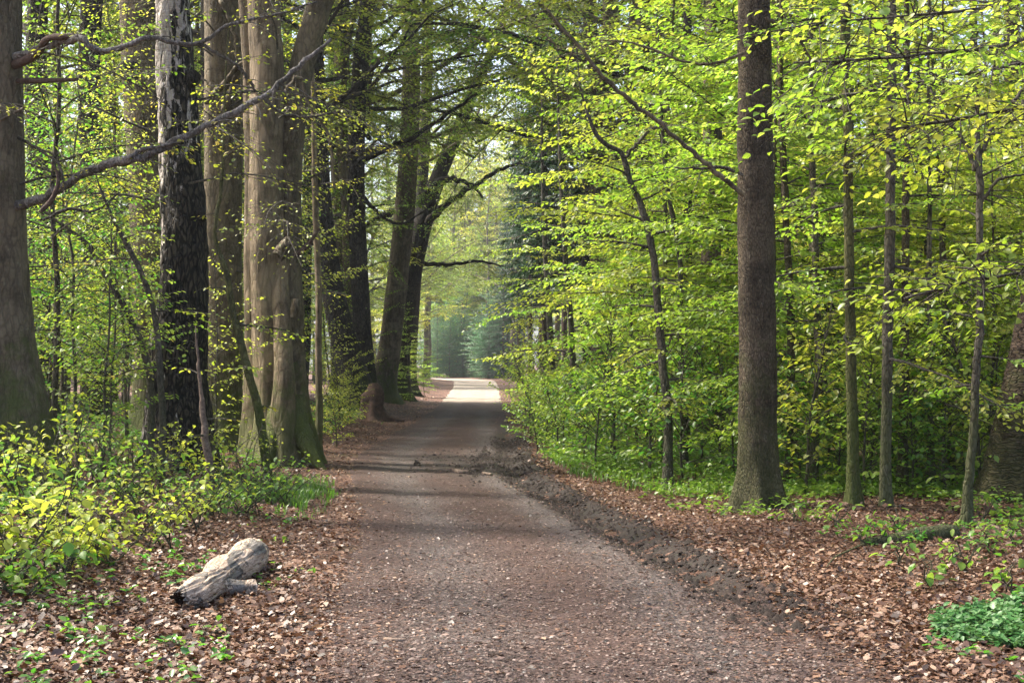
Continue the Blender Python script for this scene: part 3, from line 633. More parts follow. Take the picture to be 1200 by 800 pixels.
TALL = [tall_proto(31, 25, 7.5, .26), tall_proto(32, 22, 6.0, .20, nb=14, spread=4.6), tall_proto(33, 27, 9.5, .33, nb=17, spread=6.2, bark='dark_bark'), tall_proto(34, 20, 4.2, .17, nb=15, spread=4.0, bark='brown_bark')]
SUNNY = [tall_proto(30, 19, 4.6, .24, ls=.19, nb=36, spread=6.0, leafm='yellow_leaf', leafy=1.0)]  # yellow leaves put a sunlit look into the colour of these far crowns
OVER = [tall_proto(38, 19, 5.2, .24, ls=.095, nb=34, spread=6.5, bark='dark_bark', leafy=.8), tall_proto(39, 17, 4.6, .2, ls=.095, nb=30, spread=6.0, leafy=.8)]
AIRY = [tall_proto(35, 24, 8.0, .26, ls=.08, leafy=.35), tall_proto(36, 22, 7.5, .22, ls=.08, nb=13, spread=5, leafy=.3), tall_proto(37, 26, 9.5, .3, ls=.08, nb=15, spread=6, leafy=.3, bark='dark_bark')]
SPR = [spruce_proto(41, 22, 5.2, .15, 1.9, 36), spruce_proto(42, 20, 1.2, .15, 2.9, 32)]

def place(name, proto, x, y, label, cat, group, rz, sc, names):
    o = root(name, (x, y, height(x, y)), label, cat, group, rz, sc)
    for nm, me in zip(names, proto):
        c = link(nm, me, o)
        if nm != 'trunk': c['kind'] = 'stuff'
    return o
def put_sap(proto, x, y, label, group, rng, sc=1.0, name='beech_sapling', cat='tree'):
    return place(name, proto, x, y, label, cat, group, rng.uniform(0, 6.28), sc, ('trunk', 'crown'))
def put_tall(proto, x, y, label, group, rng, sc=1.0, name='tall_beech'):
    return place(name, proto, x, y, label, 'tree', group, rng.uniform(0, 6.28), sc, ('trunk', 'bough', 'crown'))
def high_crown(o, proto, rng, dz=0.0, sc=1.0, off=(0, 0)):
    """the crown above the frame of a tree whose trunk is modelled by itself"""
    rz = rng.uniform(0, 6.28)
    for nm, me in zip(('bough', 'crown'), proto[1:]):
        c = link(nm, me, o, (off[0], off[1], dz)); c.rotation_euler[2] = rz; c.scale = (sc, sc, sc); c['kind'] = 'stuff'

rng = np.random.default_rng(77)
def big_tree(name, pts, Y, bark, label, top=20, n=28, seed=0, crown=None, cdz=1.0, rings=None, **kw):
    P, R = px_trunk(pts, Y, top); b = (P[0, 0], P[0, 1], height(P[0, 0], P[0, 1]))
    o = root(name, b, label, 'tree')
    me, PRr = trunk_mesh(name + '_trunk', P, R, M[bark], n, rings or int(top / .12), seed, base=b, **kw)
    link('trunk', me, o)
    if crown is not None: high_crown(o, (TALL[crown] if Y < 18 and P[0, 0] < 0 else AIRY[crown % 3] if Y < 30 else TALL[crown] if Y < 40 or P[0, 0] > 0 else OVER[crown % 2] if Y < 62 else AIRY[0]), rng, cdz, off=(PRr[len(PRr) // 2, 0], PRr[len(PRr) // 2, 1]))
    o['_y'] = Y
    return o, P, R
def limb(o, nm, pts, Y, bark, n=8, dy=None, k=None, wob=.3, leaves=None, seed=0, ls=.055, ln=.5, lm='yellow_leaf', knobs=0.0):
    """a bough traced by (x, y, width) at its own depth; optional leafy side twigs as its foliage"""
    P, R = px_line(pts, Y, dy); b = np.array(o.location); C_ = catmull(np.c_[P - b, R], k or max(10, len(pts) * 5))
    rr = np.random.default_rng(seed); C_[1:-1, :3] += rr.normal(0, wob, (len(C_) - 2, 3)) * C_[1:-1, 3:4]
    mb = MB(); mb.tube(C_[:, :3], np.maximum(C_[:, 3], .002) * (1 + .25 * wob * rr.normal(0, 1, len(C_))), n, True)
    LL = LF()
    if leaves:
        for i in range(leaves):
            u = rr.uniform(.12, 1.0); q = C_[int(u * (len(C_) - 1)), :3]; t = C_[min(len(C_) - 1, int(u * (len(C_) - 1)) + 1), :3] - q
            a = math.atan2(t[1], t[0]) + rr.choice([-1, 1]) * rr.uniform(.4, 1.4)
            spray(mb, LL, q, a, rr.normal(.0, .35), ln * rr.uniform(.5, 1.2), .006, rr, ls, .8, .45, .5, .75, .15, 4)
    br = link(nm, mb.mesh(nm, M[bark]), o)
    if LL.p: cm = MB(); LL.into(cm, LEAF_FINE); link('foliage', cm.mesh('foliage', M[lm]), br)
    return br

# ------------------------------------------------------------------ the big trees left of the track
o, P, R = big_tree('grey_beech', [(4, 552, 104), (0, 480, 96), (-4, 430, 88), (-6, 380, 82), (-8, 300, 76), (-10, 150, 72), (-11, -30, 70)], 16.0, 'beech_bark',
    'thick grey beech trunk with mossy foot cut by the left edge of the photo', 21, 44, 1, 0, 1.5, 190, flare=.55, flare_h=.5, lobes=5, bump=.014)
limb(o, 'branch', [(-4, 245, 13), (60, 228, 11), (112, 198, 10), (160, 184, 11), (200, 170, 9), (235, 150, 8), (290, 124, 8), (320, 104, 7), (345, 82, 6), (388, 46, 4)], 15.2, 'grey_limb', 8, leaves=30, seed=3, ls=.055, ln=.42, dy=[0.8, 0.44, 0.16, 0, 0, 0, 0, 0, 0, 0])
limb(o, 'branch', [(150, 187, 6), (165, 176, 5), (185, 172, 4), (212, 166, 3)], 15.15, 'grey_limb', 6, leaves=3, seed=4)
limb(o, 'branch', [(-4, 74, 11), (48, 56, 8), (75, 49, 8), (98, 47, 8), (112, 57, 7), (145, 55, 6), (178, 43, 6), (205, 51, 6), (235, 50, 5), (262, 33, 4), (290, 24, 4), (330, 16, 3), (372, 2, 2)], 15.0, 'grey_limb', 8, leaves=20, seed=5, ln=.4, dy=[1.0, 0.55, 0.2, 0, 0, 0, 0, 0, 0, 0, 0, 0, 0])
limb(o, 'branch', [(233, 50, 5), (252, 62, 4), (272, 73, 4), (290, 92, 4), (300, 108, 3)], 15.0, 'twig', 6, leaves=2, seed=6)
limb(o, 'branch', [(-4, 84, 13), (42, 64, 10), (58, 45, 8), (80, 43, 7), (100, 42, 4)], 15.1, 'red_wood', 8, wob=.08, seed=7, dy=[0.9, 0.5, 0.18, 0, 0])
limb(o, 'branch', [(-4, 95, 8), (55, 95, 6), (91, 93, 4)], 15.3, 'red_wood', 6, wob=.08, seed=8, dy=[0.7, 0.38, 0.14])
limb(o, 'branch', [(-4, 150, 6), (50, 178, 3), (70, 195, 3), (77, 225, 2)], 15.4, 'twig', 5, leaves=3, seed=9, ln=.35, dy=[0.6, 0.33, 0.12, 0])
limb(o, 'branch', [(48, 248, 6), (62, 232, 6), (68, 205, 4), (60, 190, 2)], 15.1, 'red_wood', 6, wob=.08, seed=10)
limb(o, 'branch', [(50, 258, 3), (80, 245, 4), (110, 247, 3), (140, 225, 2)], 15.0, 'twig', 5, leaves=4, seed=12, ln=.4)
limb(o, 'branch', [(310, 118, 4), (325, 130, 3), (350, 137, 3), (400, 130, 2)], 15.2, 'twig', 5, leaves=5, seed=13, ln=.35)

o, P, R = big_tree('old_birch', [(207, 545, 84), (208, 480, 76), (207, 430, 68), (211, 385, 64), (215, 340, 57), (216, 290, 54), (214, 230, 50), (209, 150, 45), (205, 70, 41), (203, -30, 36)], 19.0, 'birch_bark',
    'old birch with black furrowed foot and peeling white upper bark', 19, 64, 2, 1, 1.0, 260, flare=.35, flare_h=.5, lobes=6, bump=.022, bsc=(9, 9, 2.5), ridge=.03)
for (px, py, rad) in ((226, 92, .075), (234, 252, .07), (192, 338, .06)):
    q = np.array([X(px, 18.85), 18.85, Z(py, 18.85)]) - np.array(o.location)
    ph = np.linspace(-1.3, 1.3, 8); pts = q + np.stack([0 * ph, 0 * ph, np.sin(ph) * rad * 1.5], 1)
    V, Q = ring_tube(pts, np.cos(ph) * rad * 1.2 + .004, 12, lambda R_, a, Q_: R_ * (1 + .2 * np.sin(3 * a[None] + Q_[:, 2:3] * 30)))
    mb = MB(); mb.add(V, Q); link('burl', mb.mesh('burl', M['dark_bark']), o)

o, P, R = big_tree('grey_beech', [(262, 530, 56), (262, 470, 46), (264, 400, 42), (262, 300, 42), (262, 150, 44), (263, -30, 46)], 24.0, 'beech_bark',
    'grey beech trunk half hidden just right of the old birch', 22, 26, 3, 0, 1.5)
limb(o, 'branch', [(262, 130, 8), (275, 95, 7), (280, 60, 7), (272, 30, 6), (258, 0, 5)], 23.6, 'beech_bark', 7, seed=20)
limb(o, 'branch', [(240, 120, 7), (258, 105, 7), (272, 85, 6), (290, 70, 5), (310, 62, 3)], 23.5, 'beech_bark', 7, seed=21)
o, P, R = big_tree('grey_beech', [(182, 530, 56), (180, 440, 44), (176, 300, 42), (170, 150, 42), (165, 60, 42), (162, -30, 42)], 27.0, 'beech_bark',
    'olive grey beech trunk with a round burl just left of the old birch', 22, 26, 4, 2, 1.5)
q = np.array([X(150, 26.6), 26.6, Z(82, 26.6)]) - np.array(o.location); ph = np.linspace(-1.5, 1.5, 10)
mb = MB(); V, Q = ring_tube(q + np.stack([0 * ph, 0 * ph, np.sin(ph) * .2], 1), np.cos(ph) * .19 + .004, 14, lambda R_, a, Q_: R_ * (1 + .15 * np.sin(3 * a[None] + Q_[:, 2:3] * 12))); mb.add(V, Q)
link('burl', mb.mesh('burl', M['dark_bark']), o)

# the great fused beech beside the track
Yb = 22.5
P1, R1 = px_trunk([(330, 535, 62), (326, 480, 50), (320, 420, 46), (315, 350, 44), (312, 250, 42), (313, 160, 42), (312, 70, 41), (306, -40, 38)], Yb, 23)
b = (P1[0, 0], P1[0, 1], height(P1[0, 0], P1[0, 1]))
o = root('fused_beech', b, 'massive pale beech of fused stems with mossy buttress root beside the track', 'tree')
me, _ = trunk_mesh('fused_trunk', P1, R1, M['pale_bark'], 48, 200, 6, .5, .55, 5, .07, .018, base=b); link('trunk', me, o)
P2, R2 = px_trunk([(350, 540, 44), (346, 470, 31), (343, 400, 27), (341, 300, 25), (341, 200, 26), (348, 110, 28), (364, 40, 28), (390, -40, 27)], Yb + .1, 22)
me, _ = trunk_mesh('fused_trunk', P2, R2, M['beech_bark'], 36, 200, 7, .55, .5, 4, .08, .016, base=b); link('trunk', me, o)['label'] = 'darker right-hand stem leaning out over the track'
P3, R3 = px_trunk([(304, 530, 40), (301, 430, 28), (299, 330, 24), (297, 200, 22), (295, 80, 22), (286, -40, 21)], Yb + .3, 20)
me, _ = trunk_mesh('fused_trunk', P3, R3, M['pale_bark'], 32, 180, 8, .5, .5, 4, .08, .014, base=b); link('trunk', me, o)
P4, R4 = px_trunk([(331, 530, 34), (333, 420, 24), (330, 330, 22), (332, 300, 20), (338, 280, 14)], Yb - .45, None)
P4[:, 1] += np.interp(P4[:, 2], [0, 1.5, P4[-1, 2]], [0, .05, .42]); P4[:, 0] -= np.interp(P4[:, 2], [0, 1.5, P4[-1, 2]], [0, 0, .10])
me, _ = trunk_mesh('fused_trunk', P4, R4, M['pale_bark'], 28, 70, 9, .5, .45, 4, .08, .012, base=b); link('rib', me, o)
limb(o, 'knot', [(326, 300, 16), (331, 292, 15), (336, 286, 14), (340, 283, 13), (343, 282, 8)], Yb - .42, 'beech_bark', 12, wob=.04, seed=30)
limb(o, 'knot', [(345, 372, 10), (347, 360, 13), (348, 350, 9)], Yb - .4, 'beech_bark', 10, wob=.04, seed=31)
limb(o, 'root', [(343, 470, 30), (350, 500, 26), (360, 522, 20), (372, 542, 12), (384, 556, 6)], Yb - .3, 'mossy_bark', 14, dy=[.2, -.05, -.25, -.45, -.6], wob=.04, seed=32)
limb(o, 'root', [(328, 480, 30), (322, 515, 24), (312, 540, 16), (300, 556, 8)], Yb - .3, 'mossy_bark', 12, dy=[0, -.2, -.4, -.6], wob=.04, seed=33)
limb(o, 'branch', [(345, 300, 7), (358, 290, 6), (368, 277, 4), (374, 268, 2)], Yb - .4, 'red_wood', 7, wob=.08, seed=34)
limb(o, 'branch', [(335, 110, 7), (350, 90, 6), (362, 120, 5), (385, 160, 4), (392, 220, 3)], Yb - .6, 'beech_bark', 7, leaves=7, seed=35, ln=.7)
high_crown(o, AIRY[0], rng, 1.5); 

def twiggery(o, n, z0, z1, seed, ln=(1.2, 2.6), leafy=.22, rad=.15, az=(-2.9, .2)):
    """fine, nearly bare boughs that droop from a big trunk"""
    rr = np.random.default_rng(seed)
    for i in range(n):
        W = MB(); LL = LF(); a = rr.uniform(*az); p = np.array([math.cos(a) * rad, math.sin(a) * rad, rr.uniform(z0, z1)])
        spray(W, LL, p, a, rr.uniform(-.1, .5), rr.uniform(*ln), .016, rr, .055, 1.3, .6, .7, leafy, .12, 5, .25)
        br = link('branch', W.mesh('branch', M['twig']), o)
        if LL.p: cm = MB(); LL.into(cm, LEAF); link('foliage', cm.mesh('foliage', M['yellow_leaf']), br)
for q, (n, z0, z1, sd) in {'old_birch': (9, 3.0, 6.8, 401), 'grey_beech': (10, 2.6, 6.8, 402), 'grey_beech.001': (14, 2.6, 8.5, 403), 'grey_beech.002': (14, 2.6, 9, 404), 'fused_beech': (12, 3.5, 8, 405)}.items():
    twiggery(bpy.data.objects[q], n, z0, z1, sd, rad=.3 if q != 'fused_beech' else .45)
# slim stems around it
def slim(name, pts, Y, bark, label, top, boughs, seed, zlo=.8, ls=.062, lm='beech_leaf', ln=(.8, 1.7), tpl=LEAF, forks=(), group=None, leafy=.9, el=(-.05, .45), azr=None):
    """a slender tree traced by its stem; every bough is a part with its own foliage"""
    P, R = px_trunk(pts, Y, None); d = (P[-1] - P[-2]) / (P[-1, 2] - P[-2, 2]); 
    if top and top > P[-1, 2] + .5: P = np.r_[P, [P[-1] + d * .4 * (top - P[-1, 2])]]; P[-1, 2] = top; R = np.r_[R, max(.006, R[-1] * .3)]
    b = (P[0, 0], P[0, 1], height(P[0, 0], P[0, 1])); o = root(name, b, label, 'tree', group)
    rr = np.random.default_rng(seed); b = np.array(b)
    P2 = catmull(np.c_[P, R], 60); P2[2:, :2] += np.cumsum(rr.normal(0, .004, (58, 2)), 0) * 1.0
    me, PRr = trunk_mesh('slim_trunk', P2[:, :3], np.maximum(P2[:, 3], .004), M[bark], 14, 130, seed, .95, .16, 4, .06, .005, (20, 20, 6), base=b); link('trunk', me, o)
    for fk in forks:
        limb(o, 'fork', fk, Y, bark, 8, leaves=8, seed=seed + 9, lm=lm, ls=ls, ln=.9)
    a = rr.uniform(0, 6.28); zt = PRr[-1, 2]
    for i in range(boughs):
        u = (i + rr.random()) / boughs; zz = zlo + (zt - zlo) * u; a += 2.4 + rr.normal(0, .5); aa = a
        if azr: aa = rr.uniform(*azr)
        p = np.array([np.interp(zz, PRr[:, 2], PRr[:, 0]), np.interp(zz, PRr[:, 2], PRr[:, 1]), zz])
        W = MB(); LL = LF()
        spray(W, LL, p, aa, el[0] + (el[1] - el[0]) * u + rr.normal(0, .1), rr.uniform(*ln) * (1 - .5 * max(0, u - .4)), max(.005, np.interp(zz, PRr[:, 2], PRr[:, 3]) * .35), rr, ls * 1.12, 1.5, .5, .35, leafy)
        br = link('branch', W.mesh('branch', M['twig']), o)
        if LL.p: cm = MB(); LL.into(cm, tpl); link('foliage', cm.mesh('foliage', M[lm]), br)
    return o
slim('slim_birch', [(372, 540, 12), (374, 470, 9), (375, 400, 8), (374, 300, 8), (370, 200, 7)], 24.5, 'pale_bark', 'slim pale stem standing just right of the fused beech', 8, 10, 50, 2.5, .055, 'yellow_leaf', (.5, 1.1), leafy=.6)
slim('leaning_sapling', [(312, 540, 11), (303, 480, 10), (288, 420, 9), (276, 370, 8), (268, 320, 7), (256, 285, 5), (262, 220, 4)], 18.5, 'mossy_bark', 'thin mossy sapling leaning left in front of the pale fused beech', 6, 11, 51, 1.0, .06, 'yellow_leaf', (.4, 1.0), leafy=.7)
slim('leaning_sapling', [(246, 560, 10), (240, 515, 9), (236, 490, 8), (232, 455, 5)], 15.5, 'stick', 'dead leaning stem at the foot of the old birch', 2.0, 4, 52, .5, .055, 'yellow_leaf', (.3, .6), leafy=.4)
slim('leaning_sapling', [(175, 540, 9), (172, 430, 8), (150, 370, 7), (122, 320, 6), (100, 285, 5), (60, 255, 3)], 18, 'twig', 'arching bare sapling left of the old birch', 6, 10, 53, 1.2, .055, 'yellow_leaf', (.5, 1.2), leafy=.5)
slim('leaning_sapling', [(190, 540, 8), (186, 420, 7), (170, 330, 6), (150, 290, 6), (135, 262, 4)], 17.3, 'twig', 'thin dark sapling crossing left in front of the grey trunk', 6.5, 10, 54, 1.2, .055, 'yellow_leaf', (.5, 1.2), leafy=.5)

# the dark cluster where the track straightens
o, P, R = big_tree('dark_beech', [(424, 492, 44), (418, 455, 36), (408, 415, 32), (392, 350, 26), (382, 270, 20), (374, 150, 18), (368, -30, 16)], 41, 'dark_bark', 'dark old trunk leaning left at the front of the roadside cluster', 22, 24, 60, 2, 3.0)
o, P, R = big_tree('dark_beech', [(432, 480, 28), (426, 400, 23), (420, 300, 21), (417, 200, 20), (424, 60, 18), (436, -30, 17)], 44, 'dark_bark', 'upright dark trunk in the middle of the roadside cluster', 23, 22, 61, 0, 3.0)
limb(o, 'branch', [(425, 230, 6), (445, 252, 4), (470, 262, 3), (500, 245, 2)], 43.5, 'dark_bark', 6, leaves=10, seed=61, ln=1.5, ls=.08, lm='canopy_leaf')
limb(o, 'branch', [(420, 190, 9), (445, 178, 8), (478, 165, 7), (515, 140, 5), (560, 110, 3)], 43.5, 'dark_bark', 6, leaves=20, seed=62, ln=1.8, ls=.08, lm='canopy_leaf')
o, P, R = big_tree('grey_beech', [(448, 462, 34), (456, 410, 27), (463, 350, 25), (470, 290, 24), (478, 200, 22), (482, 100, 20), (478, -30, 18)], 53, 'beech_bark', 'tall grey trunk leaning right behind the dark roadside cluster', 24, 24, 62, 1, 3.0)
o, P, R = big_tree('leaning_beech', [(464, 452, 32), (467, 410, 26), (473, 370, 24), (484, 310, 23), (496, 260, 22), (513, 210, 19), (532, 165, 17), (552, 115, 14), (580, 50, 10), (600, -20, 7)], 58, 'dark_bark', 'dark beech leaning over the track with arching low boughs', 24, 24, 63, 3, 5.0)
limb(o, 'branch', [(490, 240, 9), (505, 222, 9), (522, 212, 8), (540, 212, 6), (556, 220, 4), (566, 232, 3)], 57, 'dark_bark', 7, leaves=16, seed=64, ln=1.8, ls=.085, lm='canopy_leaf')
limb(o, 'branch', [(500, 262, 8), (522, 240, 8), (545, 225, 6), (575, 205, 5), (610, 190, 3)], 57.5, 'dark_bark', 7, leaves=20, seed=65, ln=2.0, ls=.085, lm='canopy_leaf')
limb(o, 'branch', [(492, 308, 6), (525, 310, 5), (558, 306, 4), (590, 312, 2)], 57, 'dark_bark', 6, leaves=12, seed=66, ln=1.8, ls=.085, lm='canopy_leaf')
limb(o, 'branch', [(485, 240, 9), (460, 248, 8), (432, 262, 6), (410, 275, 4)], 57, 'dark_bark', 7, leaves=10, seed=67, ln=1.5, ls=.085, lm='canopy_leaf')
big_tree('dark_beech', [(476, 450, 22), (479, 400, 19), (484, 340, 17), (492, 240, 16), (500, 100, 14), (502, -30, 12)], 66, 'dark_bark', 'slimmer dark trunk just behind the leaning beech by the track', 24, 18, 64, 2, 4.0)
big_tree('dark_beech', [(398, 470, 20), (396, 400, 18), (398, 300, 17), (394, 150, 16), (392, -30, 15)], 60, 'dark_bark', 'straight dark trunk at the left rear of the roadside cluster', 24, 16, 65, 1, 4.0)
# broken stump at their foot
sx, sy, sz = ground_at(437, 492)
o = root('tree_stump', (sx, sy, sz), 'rotten red brown stump at the foot of the dark roadside trunks', 'stump')
P = np.array([[sx, sy, sz - .1], [sx - .02, sy, sz + .35], [sx + .03, sy, sz + .75], [sx, sy, sz + 1.0]]); me, _ = trunk_mesh('stump', P, [.34, .27, .24, .1], M['stump'], 28, 26, 70, .8, .3, 6, .12, .04, (4, 4, 3), base=(sx, sy, sz)); link('trunk', me, o)
for k, a in enumerate((-.4, .5, 2.7, 3.6)):
    mb = MB(); t = np.linspace(0, 1, 8)[:, None]; e = np.array([math.cos(a), math.sin(a) * .8, 0]); pts = e * (.2 + .75 * t) + np.array([0, 0, 1]) * (.22 * (1 - t) ** 2 - .02) ; mb.tube(pts, .09 * (1 - .75 * t[:, 0]), 8, True); link('root', mb.mesh('root', M['stump']), o)

# ------------------------------------------------------------------ the trees right of the track
o, P, R = big_tree('straight_beech', [(889, 604, 56), (889, 585, 53), (889, 560, 49), (888, 520, 46), (888, 440, 44), (886, 330, 42), (885, 200, 41), (884, 80, 38), (883, -40, 36)], 15.3, 'brown_bark',
    'straight brown trunk with flared root foot, the thickest beside the track on the right', 21, 52, 80, 1, 1.5, 220, flare=.70, flare_h=.24, lobes=6, bump=.010, bsc=(10, 10, 7), fl=.03)
limb(o, 'branch', [(872, 228, 6), (850, 212, 6), (828, 192, 6), (800, 168, 5), (770, 142, 5), (738, 118, 5), (712, 96, 5), (694, 75, 4), (675, 50, 4), (655, 30, 3), (640, 10, 2)], 15.0, 'beech_bark', 8, leaves=12, seed=81, ls=.058, ln=.55, lm='beech_leaf')
limb(o, 'branch', [(872, 62, 4), (840, 74, 4), (800, 72, 3), (765, 58, 3), (735, 50, 2), (700, 47, 2)], 15.1, 'beech_bark', 6, leaves=10, seed=82, ln=.5, lm='beech_leaf')
limb(o, 'branch', [(872, 205, 4), (845, 196, 4), (815, 198, 3), (790, 196, 2)], 15.2, 'twig', 6, leaves=4, seed=83, ln=.4, lm='beech_leaf')
limb(o, 'branch', [(898, 20, 6), (915, 33, 5), (935, 46, 4), (950, 70, 3)], 15.1, 'beech_bark', 6, leaves=5, seed=84, ln=.5, lm='beech_leaf')
o, P, R = big_tree('ringed_cherry', [(1180, 606, 80), (1184, 570, 66), (1191, 520, 60), (1203, 460, 58), (1215, 400, 56), (1228, 330, 54), (1244, 240, 53), (1264, 100, 50), (1284, -40, 46)], 15.6, 'ring_bark',
    'leaning dark trunk with horizontal ringed bark at the right edge of the photo', 20, 44, 85, 3, 2.0, 220, flare=.4, flare_h=.3, lobes=5, bump=.012, bsc=(3, 3, 26), fl=.03)
big_tree('brown_trunk', [(834, 545, 34), (833, 470, 27), (833, 300, 24), (835, 150, 24), (838, -30, 23)], 27, 'brown_bark', 'brown trunk in the thicket just left of the thick straight trunk', 22, 20, 86, 1, 2.5)
big_tree('brown_trunk', [(978, 540, 30), (974, 460, 27), (966, 350, 28), (958, 200, 30), (951, 100, 33), (948, -30, 35)], 26, 'dark_bark', 'dark trunk in the thicket between the thick straight trunk and the thin stems', 22, 20, 87, 2, 2.5)
big_tree('brown_trunk', [(748, 520, 20), (750, 400, 18), (752, 200, 17), (755, -30, 16)], 36, 'dark_bark', 'dark trunk deep in the thicket behind the crooked sapling', 22, 16, 88, 0, 3.0)
big_tree('brown_trunk', [(1190, 560, 18), (1188, 300, 16), (1186, -30, 15)], 29, 'brown_bark', 'slim brown trunk behind the leaning ringed trunk', 20, 16, 89, 3, 3.0)
big_tree('brown_trunk', [(806, 530, 12), (806, 300, 11), (805, 100, 10), (806, -30, 10)], 33, 'dark_bark', 'thin dark trunk deep in the thicket left of the brown trunk', 18, 14, 90, 3, 2.0)

slim('mossy_tree', [(1000, 601, 20), (1000, 560, 16), (999, 480, 14), (997, 400, 13), (994, 300, 12), (991, 180, 12), (989, 60, 12), (991, -40, 11)], 15.3, 'mossy_bark', 'straight mossy olive stem, first of the thin stems right of the thick trunk', 9, 22, 91, 1.6, .062, 'beech_leaf', (.8, 1.9))
slim('grey_stem_tree', [(1038, 608, 15), (1039, 560, 13), (1042, 450, 12), (1045, 330, 12), (1046, 220, 11), (1048, 100, 11), (1050, -40, 10)], 15.1, 'young_bark', 'smooth grey stem rising through bright leaves right of the mossy stem', 9, 24, 92, 1.5, .062, 'beech_leaf', (.8, 1.9))
slim('grey_stem_tree', [(1056, 590, 14), (1057, 520, 11), (1058, 420, 10), (1057, 280, 9), (1058, 150, 8)], 17.0, 'brown_bark', 'darker stem standing close behind the smooth grey stem', 8, 20, 93, 1.2, .062)
slim('grey_stem_tree', [(952, 583, 12), (954, 530, 11), (960, 440, 10), (957, 340, 9), (953, 200, 8)], 17.4, 'young_bark', 'slender grey stem between the thick trunk and the mossy stem', 8, 22, 94, .9, .062)
slim('grey_stem_tree', [(922, 578, 11), (924, 520, 9), (926, 450, 9), (925, 300, 8), (915, 120, 7)], 17.8, 'brown_bark', 'short dark stem just right of the thick straight trunk', 7.5, 22, 95, .8, .062)
slim('grey_stem_tree', [(1093, 585, 9), (1092, 520, 8), (1092, 430, 7), (1090, 300, 6), (1088, 180, 5)], 17.0, 'young_bark', 'thin straight stem midway between the smooth grey stem and the forked sapling', 7.5, 20, 96, .8, .062)
slim('grey_stem_tree', [(1116, 578, 9), (1115, 520, 8), (1113, 440, 6), (1110, 320, 5)], 18.0, 'brown_bark', 'thin dark stem just left of the forked sapling', 7, 20, 97, .8, .062)
slim('forked_sapling', [(1131, 628, 13), (1135, 570, 11), (1142, 500, 10), (1146, 420, 9), (1147, 340, 9), (1144, 260, 8), (1142, 195, 8)], 13.6, 'young_bark', 'thin grey sapling forking into two crooked arms near the right edge', 4.2, 13, 98, 1.0, .062, 'beech_leaf', (.6, 1.3), LEAF_FINE,
     forks=([(1142, 200, 7), (1137, 180, 6), (1125, 160, 5), (1110, 140, 5), (1098, 118, 4), (1088, 100, 3)], [(1142, 198, 7), (1152, 175, 6), (1160, 152, 5), (1176, 132, 5), (1200, 104, 4), (1225, 70, 3)], [(1145, 245, 5), (1158, 225, 4), (1168, 212, 4), (1190, 206, 3), (1215, 203, 2)]))
slim('crooked_sapling', [(782, 575, 13), (784, 530, 11), (783, 480, 11), (777, 430, 10), (773, 380, 10), (768, 320, 9), (762, 275, 9), (752, 240, 8), (740, 215, 7), (733, 190, 7), (728, 178, 6), (712, 170, 5), (700, 158, 5), (690, 135, 4), (683, 110, 3)], 18.4, 'twig', 'crooked dark sapling bending left at the track side of the thicket', 5.6, 20, 99, 1.0, .062, 'beech_leaf', (.7, 1.7),
     forks=([(733, 185, 4), (750, 165, 4), (765, 150, 3), (790, 148, 2)],))
slim('grey_stem_tree', [(803, 560, 9), (801, 480, 8), (797, 400, 7), (794, 300, 6), (780, 220, 5)], 20.2, 'twig', 'thin stem just right of the crooked sapling', 6.5, 18, 100, .8, .062)
slim('grey_stem_tree', [(652, 520, 10), (650, 470, 9), (646, 400, 8), (640, 300, 6)], 34, 'twig', 'small dark stem at the left end of the bright thicket', 8, 22, 101, .8, .068, 'beech_leaf', (1.0, 2.2))
slim('grey_stem_tree', [(684, 545, 10), (680, 480, 9), (672, 430, 8), (668, 380, 7), (662, 300, 6)], 25.5, 'twig', 'dark twisted stem amid the leaves near the left end of the thicket', 7, 24, 102, .7, .064, 'beech_leaf', (.9, 2.0))
# big-leaved boughs hanging in from a tree beyond the upper right corner
for (pts, Y, lb, sd) in (([(1260, 20, 7), (1180, 52, 5), (1100, 62, 4), (1010, 70, 3), (930, 74, 3)], 10.5, None, 1), ([(1260, 120, 6), (1190, 128, 5), (1120, 140, 4), (1040, 152, 2)], 10.8, None, 2), ([(1260, 60, 6), (1150, 84, 4), (1060, 98, 3), (960, 120, 3)], 11.5, None, 3), ([(1270, 300, 5), (1200, 318, 4), (1130, 332, 3), (1060, 350, 3)], 11.2, None, 4), ([(1270, -20, 6), (1150, 10, 4), (1050, 20, 3), (950, 28, 3)], 11.0, None, 5)):
    if sd == 1:
        ox, oy = 5.6, 11.2; corner = root('corner_beech', (ox, oy, height(ox, oy)), 'beech beyond the right edge whose leafy boughs reach into the upper right corner', 'tree')
        me, _ = trunk_mesh('corner_trunk', np.array([[ox, oy, 0], [ox - .05, oy, 2], [ox + .05, oy, 5], [ox, oy, 9], [ox, oy, 14]]), [.11, .10, .085, .06, .03], M['young_bark'], 16, 80, 3, base=(ox, oy, height(ox, oy))); link('trunk', me, corner)
    limb(corner, 'branch', pts, Y, 'twig', 7, dy=list(np.linspace(.4, -.2, len(pts))), leaves=34, seed=110 + sd, ls=.075, ln=.85, lm='beech_leaf')

# saplings filling the thicket on the right
rng = np.random.default_rng(9)
def free(x, y, lst, dmin): return all((x - a) ** 2 + (y - b) ** 2 > dmin * dmin for a, b in lst)
used = []; thick = []; left = []
n = 0
while n < 62:
    y = 17.2 + 27 * rng.random() ** 1.3; x = rng.uniform(.6, .40 * y + 1.5)
    d = path_d(np.array([x]), np.array([y]))[0][0]
    if d < 1.3 + .02 * y or x < X(618, y) + 1.0 or not free(x, y, used, 1.1): continue
    used.append((x, y)); k = int(rng.integers(0, 5))
    thick.append(put_sap(SAP[k], x, y, ['broad', 'slight', 'tall', 'low', 'leaning'][k] + ' young beech', 'young beeches of the right-hand thicket', rng, rng.uniform(.85, 1.15))); n += 1
name_apart(thick, RMARK)
